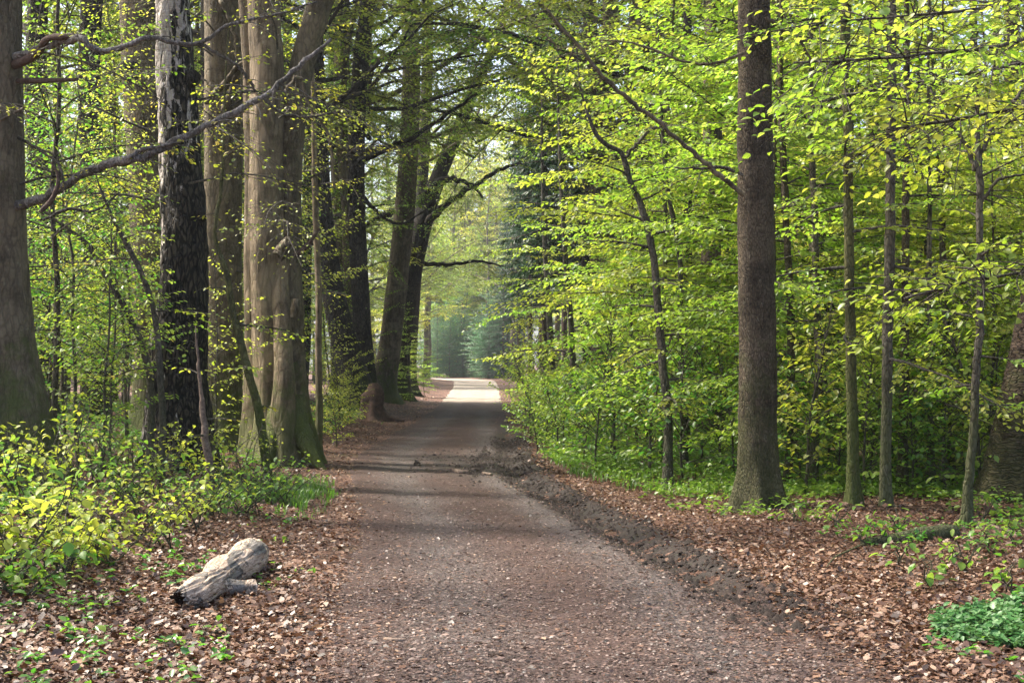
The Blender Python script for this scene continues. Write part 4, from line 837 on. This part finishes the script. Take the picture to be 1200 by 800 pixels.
# low green bushes at the edge of the track on the right (x 610-700 in the photograph)
BUSH = [sapling_proto(25, 1.7, .10, 1.0, 44, .066, 'beech_leaf', 'twig', 1.2, 1.0, .014, el=(.5, 1.1), lean=.2), sapling_proto(26, 1.2, .08, .85, 34, .062, 'shrub_leaf', 'twig', 1.2, 1.0, .01, el=(.4, 1.1), lean=.2)]
bush = []
for i, (px, Y) in enumerate(((622, 30), (640, 28), (660, 26.5), (690, 25), (648, 33), (715, 23.5), (630, 36), (760, 22), (675, 30), (730, 27), (845, 20), (905, 21), (615, 34), (628, 26), (655, 24), (685, 22.5), (720, 21.5), (935, 18.2), (972, 18.8), (1020, 17.8), (1075, 18.4), (1108, 16.6), (1160, 17.5), (1015, 20), (860, 19), (820, 21), (945, 16.6), (985, 17.2), (1012, 16.2), (1068, 16.4), (1088, 18.8), (1128, 19), (1150, 16), (905, 17.4), (760, 19.6), (800, 18.6), (1045, 19.2), (700, 20.4))):
    bush.append(put_sap(BUSH[i % 2], X(px, Y), Y, ['tall', 'low'][i % 2] + ' leafy green bush', ['taller', 'lower'][i % 2] + ' bushes at the foot of the thicket', rng, rng.uniform(.9, 1.5), 'leafy_bush', 'bush'))
name_apart(bush, RMARK + [(640, 'the small dark stem')])
# twiggy understorey on the left
n = 0; used2 = [(X(208, 19), 19), (X(0, 16), 16), (X(325, 22.5), 22.5)]
while n < 66:
    y = 17.5 + 32 * rng.random() ** 1.2; x = rng.uniform(-.40 * y - 1.5, np.interp(y, PY, PL) - 1.3)
    if not free(x, y, used2, 1.0) or x > X(440, y) or (y < 28 and X(165, y) < x) or (y < 40 and X(350, y) < x): continue
    used2.append((x, y)); k = int(rng.integers(0, 4))
    left.append(put_sap(THIN[k], x, y, ['twiggy', 'short', 'tall sparse', 'small leafy'][k] + ' green sapling', 'twiggy saplings among the left-hand trunks', rng, rng.uniform(.85, 1.2), 'woodland_sapling')); n += 1
for px, y, k in ((252, 21.5, 3), (398, 33, 3), (120, 17.2, 3), (60, 18, 2)):
    left.append(put_sap(THIN[k], X(px, y), y, ['twiggy', 'short', 'tall sparse', 'small leafy'][k] + ' green sapling', 'twiggy saplings among the left-hand trunks', rng, rng.uniform(.85, 1.1), 'woodland_sapling'))
name_apart(left, LMARK)
# sunlit bush by the dark trunks, low bushes along the far left verge
for i, (px, Y, sc) in enumerate(((490, 56, 1.5), (480, 60, 1.3), (505, 66, 1.2))):
    put_sap(SAP[3], X(px, Y) - .3, Y, ['pale sunlit bush at the foot of the leaning beech by the track', 'pale bush behind the sunlit one at the foot of the roadside cluster', 'small far bush on the left verge beyond the leaning beech'][i], None, rng, .5 * sc, 'sunlit_bush', 'bush')
for i, (px, Y) in enumerate(((395, 27), (380, 30), (402, 33), (385, 36), (410, 38))):
    put_sap(BUSH[i % 2], X(px, Y), Y, ['taller', 'lower'][i % 2] + ' green bush between the fused beech and the dark roadside cluster', ['taller', 'lower'] [i % 2] + ' bushes before the dark cluster', rng, rng.uniform(.6, .9), 'leafy_bush', 'bush')

# ------------------------------------------------------------------ spruces, far trees
def spr(k, px, Y, lb, sc=1.0, grp=None): return place('spruce', SPR[k], X(px, Y), Y, lb, 'tree', grp, rng.uniform(0, 6.28), sc, ('trunk', 'bough', 'crown'))
spr(0, 640, 60, 'dark spruce with bare lower trunk, nearest of those beside the far track')
spr(0, 620, 74, 'thin bare-stemmed spruce overhanging the far track on the right', .9)
spr(0, 608, 92, 'farthest dark spruce beside the track, its bare stem left of the thin one', .8)
spr(0, 662, 70, 'dark spruce behind the nearest one beside the far track', 1.05)
spr(0, 635, 82, 'far spruce between the thin one and the nearest one by the track', 1.0)
spr(0, 690, 55, 'dark spruce deep behind the left end of the bright thicket', 1.0)
def far_zone(n, y0, y1, xf, label, group, protos, kind, dmin, sc=(.85, 1.15), avoid=None, seed=0):
    rr = np.random.default_rng(seed); c = 0; tries = 0; got = []
    while c < n and tries < 6000:
        tries += 1
        y = rr.uniform(y0, y1); x = xf(rr, y)
        d = path_d(np.array([x]), np.array([y]))[0][0]
        if d < 2.2 + .02 * y or not free(x, y, used3, dmin) or (avoid and avoid(x, y)): continue
        used3.append((x, y)); k = protos[int(rr.integers(0, len(protos)))]; c += 1
        if kind == 'tall': o = put_tall(TALL[k], x, y, label, group, rr, rr.uniform(*sc))
        elif kind == 'broad': o = put_sap(BROAD[k], x, y, label, group, rr, rr.uniform(*sc), 'young_beech')
        elif kind == 'sap': o = put_sap(SAP[k], x, y, label, group, rr, rr.uniform(*sc))
        elif kind == 'thin': o = put_sap(THIN[k], x, y, label, group, rr, rr.uniform(*sc), 'woodland_sapling')
        else: o = place('spruce', SPR[k], x, y, label, 'tree', group, rr.uniform(0, 6.28), rr.uniform(*sc), ('trunk', 'bough', 'crown'))
        got.append(o)
    return got
used3 = []
clear = lambda x, y: 118 < y < 176 and -46 < x < -9          # open ground left of the track end
glade = lambda x, y: 60 < y < 92 and -30 < x < -4          # the open place where the sun reaches the track
name_apart(far_zone(26, 30, 62, lambda r, y: r.uniform(2.5, .40 * y + 4), 'tall trunk deep in the wood', 'tall trees behind the thicket', [0, 1, 3], 'tall', 3.0, seed=1), RMARK)
far_zone(26, 62, 120, lambda r, y: r.uniform(8, .40 * y + 4), 'far tall tree deep in the wood on the right', 'far trees on the right', [0, 1, 3], 'tall', 3.5, avoid=glade, seed=2)
name_apart(far_zone(26, 30, 62, lambda r, y: r.uniform(-.40 * y - 3, -6), 'tall trunk deep in the wood', 'tall trees behind the left-hand trunks', [0, 1, 2, 3], 'tall', 3.0, seed=3), LMARK)
far_zone(24, 62, 120, lambda r, y: r.uniform(-.40 * y - 3, -7), 'far tall tree deep in the wood on the left', 'far trees on the left', [0, 1, 3], 'tall', 3.5, avoid=glade, seed=4)
far_zone(34, 125, 175, lambda r, y: r.uniform(-.38 * y, .38 * y), 'hazy leafy tree at the far end of the track', 'hazy trees at the far end', [0, 1, 3], 'tall', 3.5, avoid=clear, seed=5)
far_zone(34, 44, 120, lambda r, y: r.uniform(5, .4 * y + 2), 'distant broad young beech in the wood on the right', 'distant young beeches on the right', [0, 1, 2], 'broad', 2.2, (.85, 1.2), None, 6)
far_zone(30, 46, 120, lambda r, y: r.uniform(-.4 * y - 2, -7), 'distant broad young beech in the wood on the left', 'distant young beeches on the left', [0, 1, 2], 'broad', 2.2, (.85, 1.2), glade, 7)
far_zone(40, 122, 172, lambda r, y: r.uniform(-.36 * y, .36 * y), 'hazy broad young tree closing the far end of the track', 'hazy young trees at the far end', [0, 1, 2], 'broad', 2.4, (.9, 1.5), clear, 8)
far_zone(12, 130, 180, lambda r, y: r.uniform(-.14 * y, .16 * y), 'hazy dark spruce at the far end of the track', 'hazy spruces at the far end', [1], 'spruce', 2.6, (.8, 1.1), None, 9)
# trees closing the very end, where the track bends out of sight
END = [BROADG[0], BROADG[1], SPR[1]]
ENDL = ['bluish green bushy tree', 'broad dark green young tree', 'dark spruce']
ENDW = ['left of the track end', 'where the track disappears', 'right of the track end']
for i, (x, y, k, sc, lb) in enumerate(((3.1, 50, 0, 1.5, 'tall leafy tree reaching over the spruces from the thicket'), (2.7, 43, 1, 1.6, 'tall leafy tree at the left end of the thicket arching over the track'), (5.4, 40, 0, 1.5, 'tall leafy tree behind the crooked sapling'), (-5.2, 47, 1, 1.7, 'tall leafy tree arching over the track from the dark roadside cluster'))):
    place('canopy_tree', OVER[k], x, y, lb, 'tree', None, 2 + i * 1.3, sc, ('trunk', 'bough', 'crown'))
for i, (px, Y, sc, lb) in enumerate(((528, 164, 1.25, 'sunny yellow green tree above the end of the track, beside the dark trunks'), (556, 168, 1.35, 'sunny yellow green tree above the middle of the track end'), (584, 163, 1.2, 'sunny yellow green tree above the track end, beside the spruces'), (505, 172, 1.5, 'tall sunny tree at the left of the far opening'), (541, 178, 1.6, 'tall sunny tree rising in the left middle of the far opening'), (572, 182, 1.7, 'tall sunny tree rising in the right middle of the far opening'), (602, 176, 1.5, 'tall sunny tree at the right of the far opening'), (556, 192, 2.0, 'tallest sunny tree at the back of the far opening'), (545, 126, .9, 'yellow green tree overhanging the track just before its end'))):
    place('sunny_tree', SUNNY[0], X(px, Y) - (5 if Y == 126 else 0), Y, lb, 'tree', None, i * 1.7, sc, ('trunk', 'bough', 'crown'))
for i in range(13):
    px = 512 + i * 7.6; Y = 151.5 + (i * 3.7) % 6; k = i % 2
    if i == 6: k = 1
    place('young_tree', BROADG[k], X(px, Y), Y, ['bluish green bushy tree', 'broad dark green bushy tree'][k] + ' closing the view, ' + ['first', 'second', 'third', 'fourth', 'fifth', 'sixth', 'seventh', 'eighth', 'ninth', 'tenth', 'eleventh', 'twelfth', 'thirteenth'][i] + ' from the left of its row', 'tree', 'row of bushy trees closing the far end of the track', i * 2.1, .62 + .1 * ((i * 5) % 3), ('trunk', 'crown'))
for i in range(30):
    Y = 143 + (i * 7.7) % 40 if i > 9 else 140 + i * .9; px = 508 + (i * 41) % 100
    x = X(px, Y)
    if path_d(np.array([x]), np.array([Y]))[0][0] < 1.2: Y += 14
    x = X(px, Y); k = (0, 1, 2, 1, 0)[i % 5]; wh = 0 if px < 540 else 1 if px < 575 else 2
    place('spruce' if k == 2 else 'young_tree', END[k], x, Y, 'hazy ' + ENDL[k] + ' ' + ENDW[wh], 'tree', 'hazy ' + ENDL[k] + 's ' + ENDW[wh], i * 1.3, .8 if k == 2 else .55 + .05 * (i % 7), ('trunk', 'bough', 'crown') if k == 2 else ('trunk', 'crown'))
for i, (px, Y) in enumerate(((497, 128), (604, 126), (545, 165), (575, 168), (500, 140), (612, 150))):
    place('far_tree', TALL[(1, 0, 3)[i % 3]], X(px, Y), Y, ['yellow green tall tree left of the far end of the track', 'yellow green tall tree right of the far end of the track', 'tall hazy tree standing behind the far end of the track', 'tall hazy tree just right of the track end, behind the bushes', 'tall hazy tree left of the track end beside the leaning beech', 'tall hazy tree by the spruces at the track end'][i], 'tree', None, i, 1.0, ('trunk', 'bough', 'crown'))
for i, (x, y, k, lb) in enumerate(((-7.2, 49, 0, 'low-boughed tree behind the dark roadside cluster'), (-6.8, 96, 1, 'low-boughed tree on the left beyond the leaning beech'), (-9.5, 92, 0, 'far low-boughed tree on the left of the sunlit stretch'),
    (3.2, 100, 1, 'sunlit tree over the far track behind the spruces'), (-8.5, 104, 0, 'sunlit tree over the far track beyond the low-boughed trees'), (-9.0, 118, 1, 'yellow green tree arching in from the left near the end of the track'), (3.6, 38, 1, 'low-boughed tree deep in the left part of the thicket'))):
    place('arching_tree', OVER[k], x, y, lb, 'tree', None, i * 1.1, 1.0, ('trunk', 'bough', 'crown'))
# unseen tall trees added left and right of the viewer to shade the near track
for i, (x, y, k) in enumerate(((8, 9, 0), (11, 17, 1), (-7, 6, 0), (-8, 13, 1), (6.5, 1, 3), (14, 24, 0), (9.5, 26, 2), (7.5, 20, 3), (-11, 22, 0), (12.5, 4, 1), (-9, 9.5, 1), (-13, 8, 0), (-12.5, 17, 3))):
    put_tall(TALL[k] if x < 0 and y != 22 else AIRY[k % 3], x, y, 'unseen tall tree added to shade the near track', 'unseen trees added for shade', rng, 1.0)

# ------------------------------------------------------------------ undergrowth in front on the left: every near leaf its own piece
def leaf_mesh(name, mat):
    mb = MB(); leaves_into(mb, LEAF_FINE, np.zeros((1, 3)), np.array([[1., 0, 0]]), np.array([[0, 0, 1.]]), np.array([1.0])); return mb.mesh(name, mat)
LM = {}
def leafobj_mat(name, a, b):
    """as leafmat, the hue taken from the object (each leaf is one object)"""
    m, t, N, L = newmat(name); oi = N.new('ShaderNodeObjectInfo')
    r1 = ramp(N, a); r2 = ramp(N, b); L.new(oi.outputs['Random'], r1.inputs[0]); L.new(oi.outputs['Random'], r2.inputs[0])
    tc = N.new('ShaderNodeTexCoord').outputs['Object']; sp = N.new('ShaderNodeSeparateXYZ'); L.new(tc, sp.inputs[0])
    wv = mathn(N, L, 'SINE', mathn(N, L, 'MULTIPLY', mathn(N, L, 'SUBTRACT', sp.outputs[0], mathn(N, L, 'ABSOLUTE', sp.outputs[1])), 55.0)); wv = mathn(N, L, 'MULTIPLY', mathn(N, L, 'ADD', wv, 1.0), .09)
    c1 = mixc(N, L, wv, r1.outputs[0], (.22, .30, .08)); 
    d = N.new('ShaderNodeBsdfDiffuse'); L.new(c1, d.inputs[0]); tr = N.new('ShaderNodeBsdfTranslucent'); L.new(r2.outputs[0], tr.inputs[0])
    mx = N.new('ShaderNodeMixShader'); mx.inputs[0].default_value = .45; L.new(d.outputs[0], mx.inputs[1]); L.new(tr.outputs[0], mx.inputs[2])
    gl = N.new('ShaderNodeBsdfGlossy'); gl.inputs['Roughness'].default_value = .45; m2 = N.new('ShaderNodeMixShader'); m2.inputs[0].default_value = .03; L.new(mx.outputs[0], m2.inputs[1]); L.new(gl.outputs[0], m2.inputs[2])
    o = N.new('ShaderNodeOutputMaterial'); L.new(m2.outputs[0], o.inputs[0]); return m
LM['yellow'] = leaf_mesh('big_leaf', leafobj_mat('big_leaf_yellow', [(0, (.17, .25, .02)), (.6, (.27, .33, .03)), (1, (.36, .38, .06))], [(0, (.36, .5, .03)), (1, (.62, .64, .08))]))
LM['green'] = leaf_mesh('big_leaf', leafobj_mat('big_leaf_green', [(0, (.07, .17, .025)), (.6, (.12, .24, .03)), (1, (.20, .30, .04))], [(0, (.14, .36, .03)), (1, (.4, .55, .06))]))
def leafy_shrub(name, x, y, label, seed, h, spreadr, stems, nleaf, ls, kind, group=None):
    rr = np.random.default_rng(seed); gz = height(x, y); o = root(name, (x, y, gz), label, 'shrub', group)
    per = max(1, nleaf // stems)
    for s in range(stems):
        a = rr.uniform(0, 6.28); ln = h * rr.uniform(.6, 1.1); n = 7; t = np.linspace(0, 1, n)
        off = rr.normal(0, .10, 2) * spreadr * 2
        pts = np.c_[off[0] + np.cos(a) * spreadr * t ** 1.5 + rr.normal(0, .015, n), off[1] + np.sin(a) * spreadr * t ** 1.5 + rr.normal(0, .015, n), -.05 + ln * t]
        mb = MB(); mb.tube(pts, .007 * (1 - .7 * t) + .0015, 5)
        spots = []
        for q in range(per):
            v = rr.uniform(.3, 1.0) if q > 1 else 1.0; p = np.array([np.interp(v, t, pts[:, c]) for c in range(3)])
            la = rr.uniform(0, 6.28); pl = rr.uniform(.03, .16); e = p + np.array([math.cos(la) * pl, math.sin(la) * pl, rr.uniform(-.02, .06)])
            mb.tube(np.array([p, (p + e) / 2 + [0, 0, .012], e]), np.array([.003, .002, .0012]), 3); spots.append((e, la))
        st = link('stem', mb.mesh('stem', M['twig']), o)
        for e, la in spots:
            lf = link('leaf', LM[kind], o, e); sz = ls * rr.uniform(.6, 1.25); lf.scale = (sz, sz * rr.uniform(.85, 1.25), sz)
            lf.rotation_euler = (rr.normal(0, .35), rr.normal(.35, .35), la + rr.normal(0, .4))
    return o
SH = [(20, 9.6, 'yellow', .62, .105), (75, 9.9, 'yellow', .55, .095), (125, 10.6, 'yellow', .5, .085), (40, 11.5, 'green', .75, .10), (170, 11.6, 'yellow', .52, .075), (95, 12.4, 'yellow', .7, .08), (215, 13.2, 'yellow', .62, .07), (255, 14.2, 'green', .55, .075), (290, 15.0, 'green', .6, .075), (150, 13.4, 'green', .7, .085), (5, 13.0, 'yellow', .85, .09), (325, 16.5, 'green', .55, .07), (60, 14.2, 'yellow', .9, .08), (240, 16.5, 'yellow', .8, .07), (10, 8.9, 'green', .35, .1), (185, 15.2, 'yellow', .85, .07), (280, 17.5, 'yellow', .8, .065), (120, 15.5, 'green', .9, .075)]
LBL = ['broad-leaved yellow green shrub nearest the bottom left corner', 'yellow green shrub with big round leaves right of the corner shrub', 'bright yellow shrub spreading above the bare leaf litter on the left', 'dark stemmed shrub with drooping green leaves at the left edge', 'yellow leaved shrub left of and above the dead log', 'loose yellow shrub behind the broad-leaved ones', 'yellow shrub in front of the foot of the old birch', 'green shrub right of the foot of the old birch', 'green shrub beside the grass tuft', 'green shrub left of the foot of the old birch', 'tall yellow shrub hiding the foot of the grey beech at the left edge', 'green shrub at the foot of the fused beech', 'tall yellow shrub right of the foot of the grey beech', 'yellow shrub against the dark base of the old birch', 'low green shrub in the dead leaves at the left edge', 'tall yellow shrub left of the birch foot', 'tall yellow shrub between the birch and the fused beech', 'tall green shrub between grey beech and old birch']
for i, (px, Y, kd, h, ls) in enumerate(SH):
    leafy_shrub('leafy_shrub', X(px, Y), Y, LBL[i], 200 + i, h, .38 if ls > .08 else .45, 10, 190 if ls < .09 else 160, ls * .8, kd)
# single seedlings in the leaves around the log and on the right
SD = [(60, 700), (110, 735), (215, 760), (155, 712), (320, 690), (245, 745), (25, 745), (365, 675), (290, 622), (340, 640), (205, 640), (1085, 690), (1130, 672), (1165, 650), (1052, 662), (1185, 700), (1140, 655), (1020, 640), (985, 620), (1050, 622), (1150, 610), (1190, 640), (935, 612)]
SL = 'tiny green seedling', 'leafy green seedling'
sdl = [], []
for i, (px, py) in enumerate(SD):
    x, y, z = ground_at(px, py); rt = i > 10
    sdl[rt].append(leafy_shrub('seedling', x, y, SL[rt], 300 + i, .26 if rt else .09, .12, 3, 18 if rt else 8, .075 if rt else .055, 'green', ['seedlings on the left', 'seedlings on the right'][rt]))
name_apart(sdl[0], [(215, 'the hollow end of the dead log'), (290, 'the far end of the dead log'), (60, 'the corner shrub'), (120, 'the bare leaf litter by the corner'), (360, 'the edge of the track at left')])
name_apart(sdl[1], [(1075, 'the fallen mossy branch'), (1130, 'the forked sapling foot'), (1185, 'the ringed trunk'), (1000, 'the mossy stem foot'), (930, 'the thick trunk foot')])
# pale ground-nettle patch, bottom right
cx, cy_ = gp(1150, 738)
x, y = region(1500, [gp(1045, 748), gp(1110, 722), gp(1150, 715), gp(1260, 700), gp(1280, 770), gp(1180, 765), gp(1120, 755)], rng)
k = noise2(x, y, 1.9, 71) + .6 * noise2(x, y, .9, 72) > -.75 + .9 * smooth((X(1105, 9) - x) / .4); x, y = x[k], y[k]
plants('pale_nettle_patch', 'dense patch of pale silvery green leaves at the lower right corner', M['pale_leaf'], x, y, rng, .02, .10, .05, 7, LEAF_FINE)

# ------------------------------------------------------------------ the dead log
def dead_log():
    lx, ly, lz = ground_at(258, 706); o = root('dead_log', (lx, ly, lz), 'weathered grey hollow log lying in dead leaves left of the track', 'log')
    def at(px, py, r, up=.74):
        """a point whose picture row is py, resting r pixels (its radius) above the floor"""
        x, y, z = ground_at(px, py + r * up); return (x - lx, y - ly, z + r * up * y / F - lz), r * y / F
    pr = [at(*q) for q in ((210, 704, 14), (220, 700, 17), (236, 691, 18.5), (252, 682, 18), (265, 674, 17.5), (275, 667, 19), (284, 660, 21), (290, 655, 22), (296, 650, 20))]
    C_ = catmull(np.c_[np.array([q[0] for q in pr]), [q[1] for q in pr]], 80)
    def rf(R_, a, Q):
        q = np.stack([np.cos(a)[None] * .9 + 0 * R_, np.sin(a)[None] * .9 + 0 * R_, Q[:, 1:2] * 3.2 + 0 * R_], -1).reshape(-1, 3)
        nz = noise3(q * 1.7, 3).reshape(R_.shape) * .06 + noise3(q * 4.3, 4).reshape(R_.shape) * .035
        A = np.cos(a)[None] * 5 + 0 * R_; B = np.sin(a)[None] * 5 + 0 * R_
        gr = np.abs(noise3(np.stack([A, B, Q[:, 1:2] * 1.6 + 0 * R_], -1).reshape(-1, 3), 9)).reshape(R_.shape)
        return R_ * (1 + nz) - .014 * (1 - smooth(gr / .16))                       # drying cracks along the grain
    n = 72; V, Q = ring_tube(C_[:, :3], C_[:, 3], n, rf)
    rg = np.random.default_rng(3); jag = rg.normal(0, .018, n); jag = (jag + np.roll(jag, 1) + np.roll(jag, -1)) / 1.8
    ax = C_[3, :3] - C_[0, :3]; ax /= np.linalg.norm(ax); V[:n] += jag[:, None] * ax
    mb = MB(); mb.add(V, Q)
    c = V[-n:].mean(0); mb.v.append(c[None]); ci = mb.n; mb.n += 1; a = (len(C_) - 1) * n + np.arange(n); mb.t.append(np.stack([a, np.roll(a, -1), np.full(n, ci)], 1))
    link('bole', mb.mesh('bole', M['dead_wood']), o)
    # the rotted hollow in the near end: thick jagged rim, dark irregular cavity
    ring = V[:n]; c = ring.mean(0) + np.array([.012, 0, -.012]); th = rg.uniform(.5, .86, n); th = (th + np.roll(th, 1) + np.roll(th, 2)) / 3
    st = [ring, c + (ring - c) * th[:, None] + ax * .004, c + (ring - c) * (th * .85)[:, None] + ax * .06, c + (ring - c) * .4 + ax * .18, c + (ring - c) * .02 + ax * .22]
    VV = np.concatenate([q + rg.normal(0, .004, q.shape) * (k > 0) for k, q in enumerate(st)]); j = np.arange(n)
    QQ = np.concatenate([np.stack([k * n + j, k * n + n + j, k * n + n + (j + 1) % n, k * n + (j + 1) % n], 1) for k in range(4)])
    mb = MB(); mb.add(VV, QQ); link('hollow', mb.mesh('hollow', M['rotten']), o)
    def stub(pts, hollow=True, mat='dead_wood'):
        pr = [at(*q) for q in pts]; Cs = catmull(np.c_[np.array([q[0] for q in pr]), [q[1] for q in pr]], 22); m = 28
        V, Q = ring_tube(Cs[:, :3], Cs[:, 3], m, lambda R_, a, Q_: R_ * (1 + .08 * np.sin(2 * a[None] + 1) + .06 * np.sin(5 * a[None] + Q_[:, 1:2] * 20)) - .005 * (1 - smooth(np.abs(noise3(np.stack([np.cos(a)[None] * 4 + 0 * R_, np.sin(a)[None] * 4 + 0 * R_, Q_[:, :1] * 3 + 0 * R_], -1).reshape(-1, 3), 5)).reshape(R_.shape) / .2)))
        mb = MB(); mb.add(V, Q); q = link('branch_stub', mb.mesh('branch_stub', M[mat]), o)
        ring = V[-m:]; c = ring.mean(0); ax = Cs[-1, :3] - Cs[-2, :3]; ax /= np.linalg.norm(ax); dp = -.05 if hollow else .004
        VV = np.concatenate([ring, c + (ring - c) * .76 + ax * .003, c + (ring - c) * .6 + ax * dp * .6, c + (ring - c) * .02 + ax * dp]); j = np.arange(m)
        QQ = np.concatenate([np.stack([k * m + j, k * m + (j + 1) % m, k * m + m + (j + 1) % m, k * m + m + j], 1) for k in range(3)])
        mb = MB(); mb.add(VV, QQ); link('broken_end', mb.mesh('broken_end', M['rotten' if hollow else 'stick']), q)
    stub([(248, 687, 16), (264, 689, 12), (280, 690, 10.5), (299, 690, 10)])
    stub([(276, 662, 16), (262, 664, 14), (252, 668, 12), (246, 676, 8)], False)
    # dead leaves drifted against it
    m = 420; i = rg.integers(0, 80, m); sd = rg.choice([-1, 1], m); tg = np.gradient(C_[:, :3], axis=0)[i]; tg /= np.linalg.norm(tg, axis=1)[:, None]
    off = np.stack([tg[:, 1], -tg[:, 0], 0 * i], 1) * (sd * (C_[i, 3] * .75 + np.abs(rg.normal(0, .05, m))))[:, None]
    P = C_[i, :3] + off; dd = np.abs(rg.normal(0, .03, m)); P[:, 2] = height(P[:, 0] + lx, P[:, 1] + ly) - lz + dd
    mb = MB(); leaves_into(mb, CURL, P + np.array([lx, ly, lz]), dirv(rg.uniform(0, 6.28, m), rg.normal(0, .4, m)), np.array([0, 0, 1.]) + rg.normal(0, .4, (m, 3)), rg.uniform(.03, .055, m))
    tag(link('leaf_drift', mb.mesh('leaf_drift', M['litter'], True)), 'dead leaves drifted against the grey log', kind='stuff')
dead_log()

# ------------------------------------------------------------------ fallen branches and sticks
def fallen(name, label, cat, pts, rad, mat, group=None, twigs=()):
    g0 = [ground_at(*q) for q in pts]; P = np.array([(a, b_, c + rad[i] * .6) for i, (a, b_, c) in enumerate(g0)]); b = np.array(g0[0])
    o = root(name, tuple(b), label, cat, group); rr = np.random.default_rng(len(label) * 7 + int(pts[0][0]))
    C_ = catmull(np.c_[P - b, rad], 26 if len(pts) > 2 else 12)
    mb = MB(); V, Q = ring_tube(C_[:, :3], C_[:, 3], 10, lambda R_, a, Q_: R_ * (1 + .12 * noise3(np.stack([np.cos(a)[None] + 0 * R_, np.sin(a)[None] + 0 * R_, Q_[:, :1] * 9 + 0 * R_], -1).reshape(-1, 3), 4).reshape(R_.shape))); mb.add(V, Q)
    for e in (0, -1):
        c = C_[e, :3][None]; mb.v.append(c); ci = mb.n; mb.n += 1; a = (0 if e == 0 else (len(C_) - 1) * 10) + np.arange(10); mb.t.append(np.stack([a, np.roll(a, -1), np.full(10, ci)], 1))
    link('wood', mb.mesh('wood', M[mat]), o)
    for tw in twigs:
        g1 = [ground_at(q[0], q[1]) for q in tw]; P = np.array([(a, b_, c + .012 + q[2]) for (a, b_, c), q in zip(g1, tw)]) - b
        mb = MB(); mb.tube(catmull(P, 12), np.linspace(.011, .004, 12), 6, True); link('twig', mb.mesh('twig', M[mat]), o)
    return o
fallen('fallen_branch', 'thick mossy fallen branch lying in the leaves by the forked sapling', 'branch', [(1010, 640), (1040, 637), (1065, 634), (1100, 632), (1118, 630)], [.035, .045, .06, .075, .07], 'young_bark', twigs=([(1012, 640, 0), (995, 650, .02), (978, 660, .03), (968, 668, .01)],))
fallen('fallen_branch', 'pale fallen branch behind the forked sapling near the ringed trunk', 'branch', [(1132, 610), (1150, 618), (1170, 622), (1195, 630)], [.035, .035, .03, .025], 'stick')
fallen('fallen_branch', 'thin dark branch lying across dead leaves on the right', 'branch', [(880, 638), (905, 650), (925, 664)], [.012, .011, .006], 'stick')
fallen('fallen_branch', 'long thin branch in front of the low green seedlings on the right', 'branch', [(1130, 702), (1150, 700), (1178, 702), (1200, 699)], [.012, .013, .012, .008], 'stick')
fallen('fallen_branch', 'dark twig above the pale nettle patch', 'branch', [(1115, 715), (1135, 722), (1150, 721)], [.01, .01, .006], 'stick')
fallen('fallen_branch', 'straight stick at the lower right edge below the pale patch', 'branch', [(1172, 783), (1200, 785)], [.01, .01], 'stick')
fallen('fallen_branch', 'stick lying before the hollow end of the dead log', 'branch', [(185, 719), (200, 721), (222, 721)], [.008, .01, .009], 'stick')
fallen('fallen_branch', 'stick poking in from the left edge of the leaf litter', 'branch', [(-10, 742), (15, 738), (38, 735)], [.022, .02, .018], 'stick')
fallen('fallen_branch', 'broken pale branch piece lying across the turning place of the track', 'branch', [(518, 553), (530, 553), (541, 555), (552, 555)], [.03, .035, .04, .03], 'stick', twigs=([(541, 554, 0), (544, 549, .02)],))
fallen('fallen_branch', 'small pale wood piece right of the broken branch on the track', 'branch', [(566, 555), (576, 557)], [.022, .02], 'stick')
fallen('fallen_branch', 'short dark stick at the lower left of the track', 'stick', [(450, 750), (462, 752), (476, 752)], [.013, .015, .012], 'stick')
fallen('fallen_branch', 'dark bark sliver near the bottom middle of the track', 'stick', [(572, 769), (589, 770)], [.011, .008], 'rotten')
fallen('fallen_branch', 'bark sliver left of the middle of the track', 'stick', [(538, 720), (552, 721)], [.011, .008], 'rotten')
fallen('fallen_branch', 'dark sliver on the left wheel line of the track', 'stick', [(458, 670), (472, 671)], [.011, .008], 'rotten')
fallen('fallen_branch', 'dark stone-like wood lump at the right edge of the track', 'stick', [(932, 738), (942, 739)], [.018, .016], 'rotten')
fallen('fallen_branch', 'upright dead twig in the dead leaves right of the fallen mossy branch', 'stick', [(1105, 682), (1112, 655)], [.006, .005], 'stick')
rs = np.random.default_rng(4)
for i in range(26):
    px, py = rs.uniform(360, 1000), rs.uniform(600, 790); a = rs.normal(0, .35); ln = rs.uniform(8, 26)
    x, y, z = ground_at(px, py)
    if path_d(np.array([x]), np.array([y]))[0][0] > 0: continue
    fallen('twig_piece', 'short bit of twig lying loose on the track', 'twig', [(px, py), (px + ln * math.cos(a), py + ln * .4 * math.sin(a))], [.006, .004], 'rotten' if i % 3 else 'stick', 'loose twig bits on the track')

# ------------------------------------------------------------------ haze
hm, t, N, L = newmat('haze_air'); pv = N.new('ShaderNodeVolumePrincipled'); pv.inputs['Color'].default_value = (.86, .93, 1.0, 1); pv.inputs['Density'].default_value = .00042; pv.inputs['Anisotropy'].default_value = .35
oo = N.new('ShaderNodeOutputMaterial'); L.new(pv.outputs[0], oo.inputs['Volume'])
mb = MB(); x0, x1, y0, y1, z0, z1 = -640, 640, -240, 940, -2.5, 36
mb.add(np.array([(x0, y0, z0), (x1, y0, z0), (x1, y1, z0), (x0, y1, z0), (x0, y0, z1), (x1, y0, z1), (x1, y1, z1), (x0, y1, z1)], float), np.array([[0, 3, 2, 1], [4, 5, 6, 7], [0, 1, 5, 4], [1, 2, 6, 5], [2, 3, 7, 6], [3, 0, 4, 7]]))
hz = link('haze', mb.mesh('haze', hm, True)); tag(hz, 'thin bluish spring haze between the trees', kind='stuff')
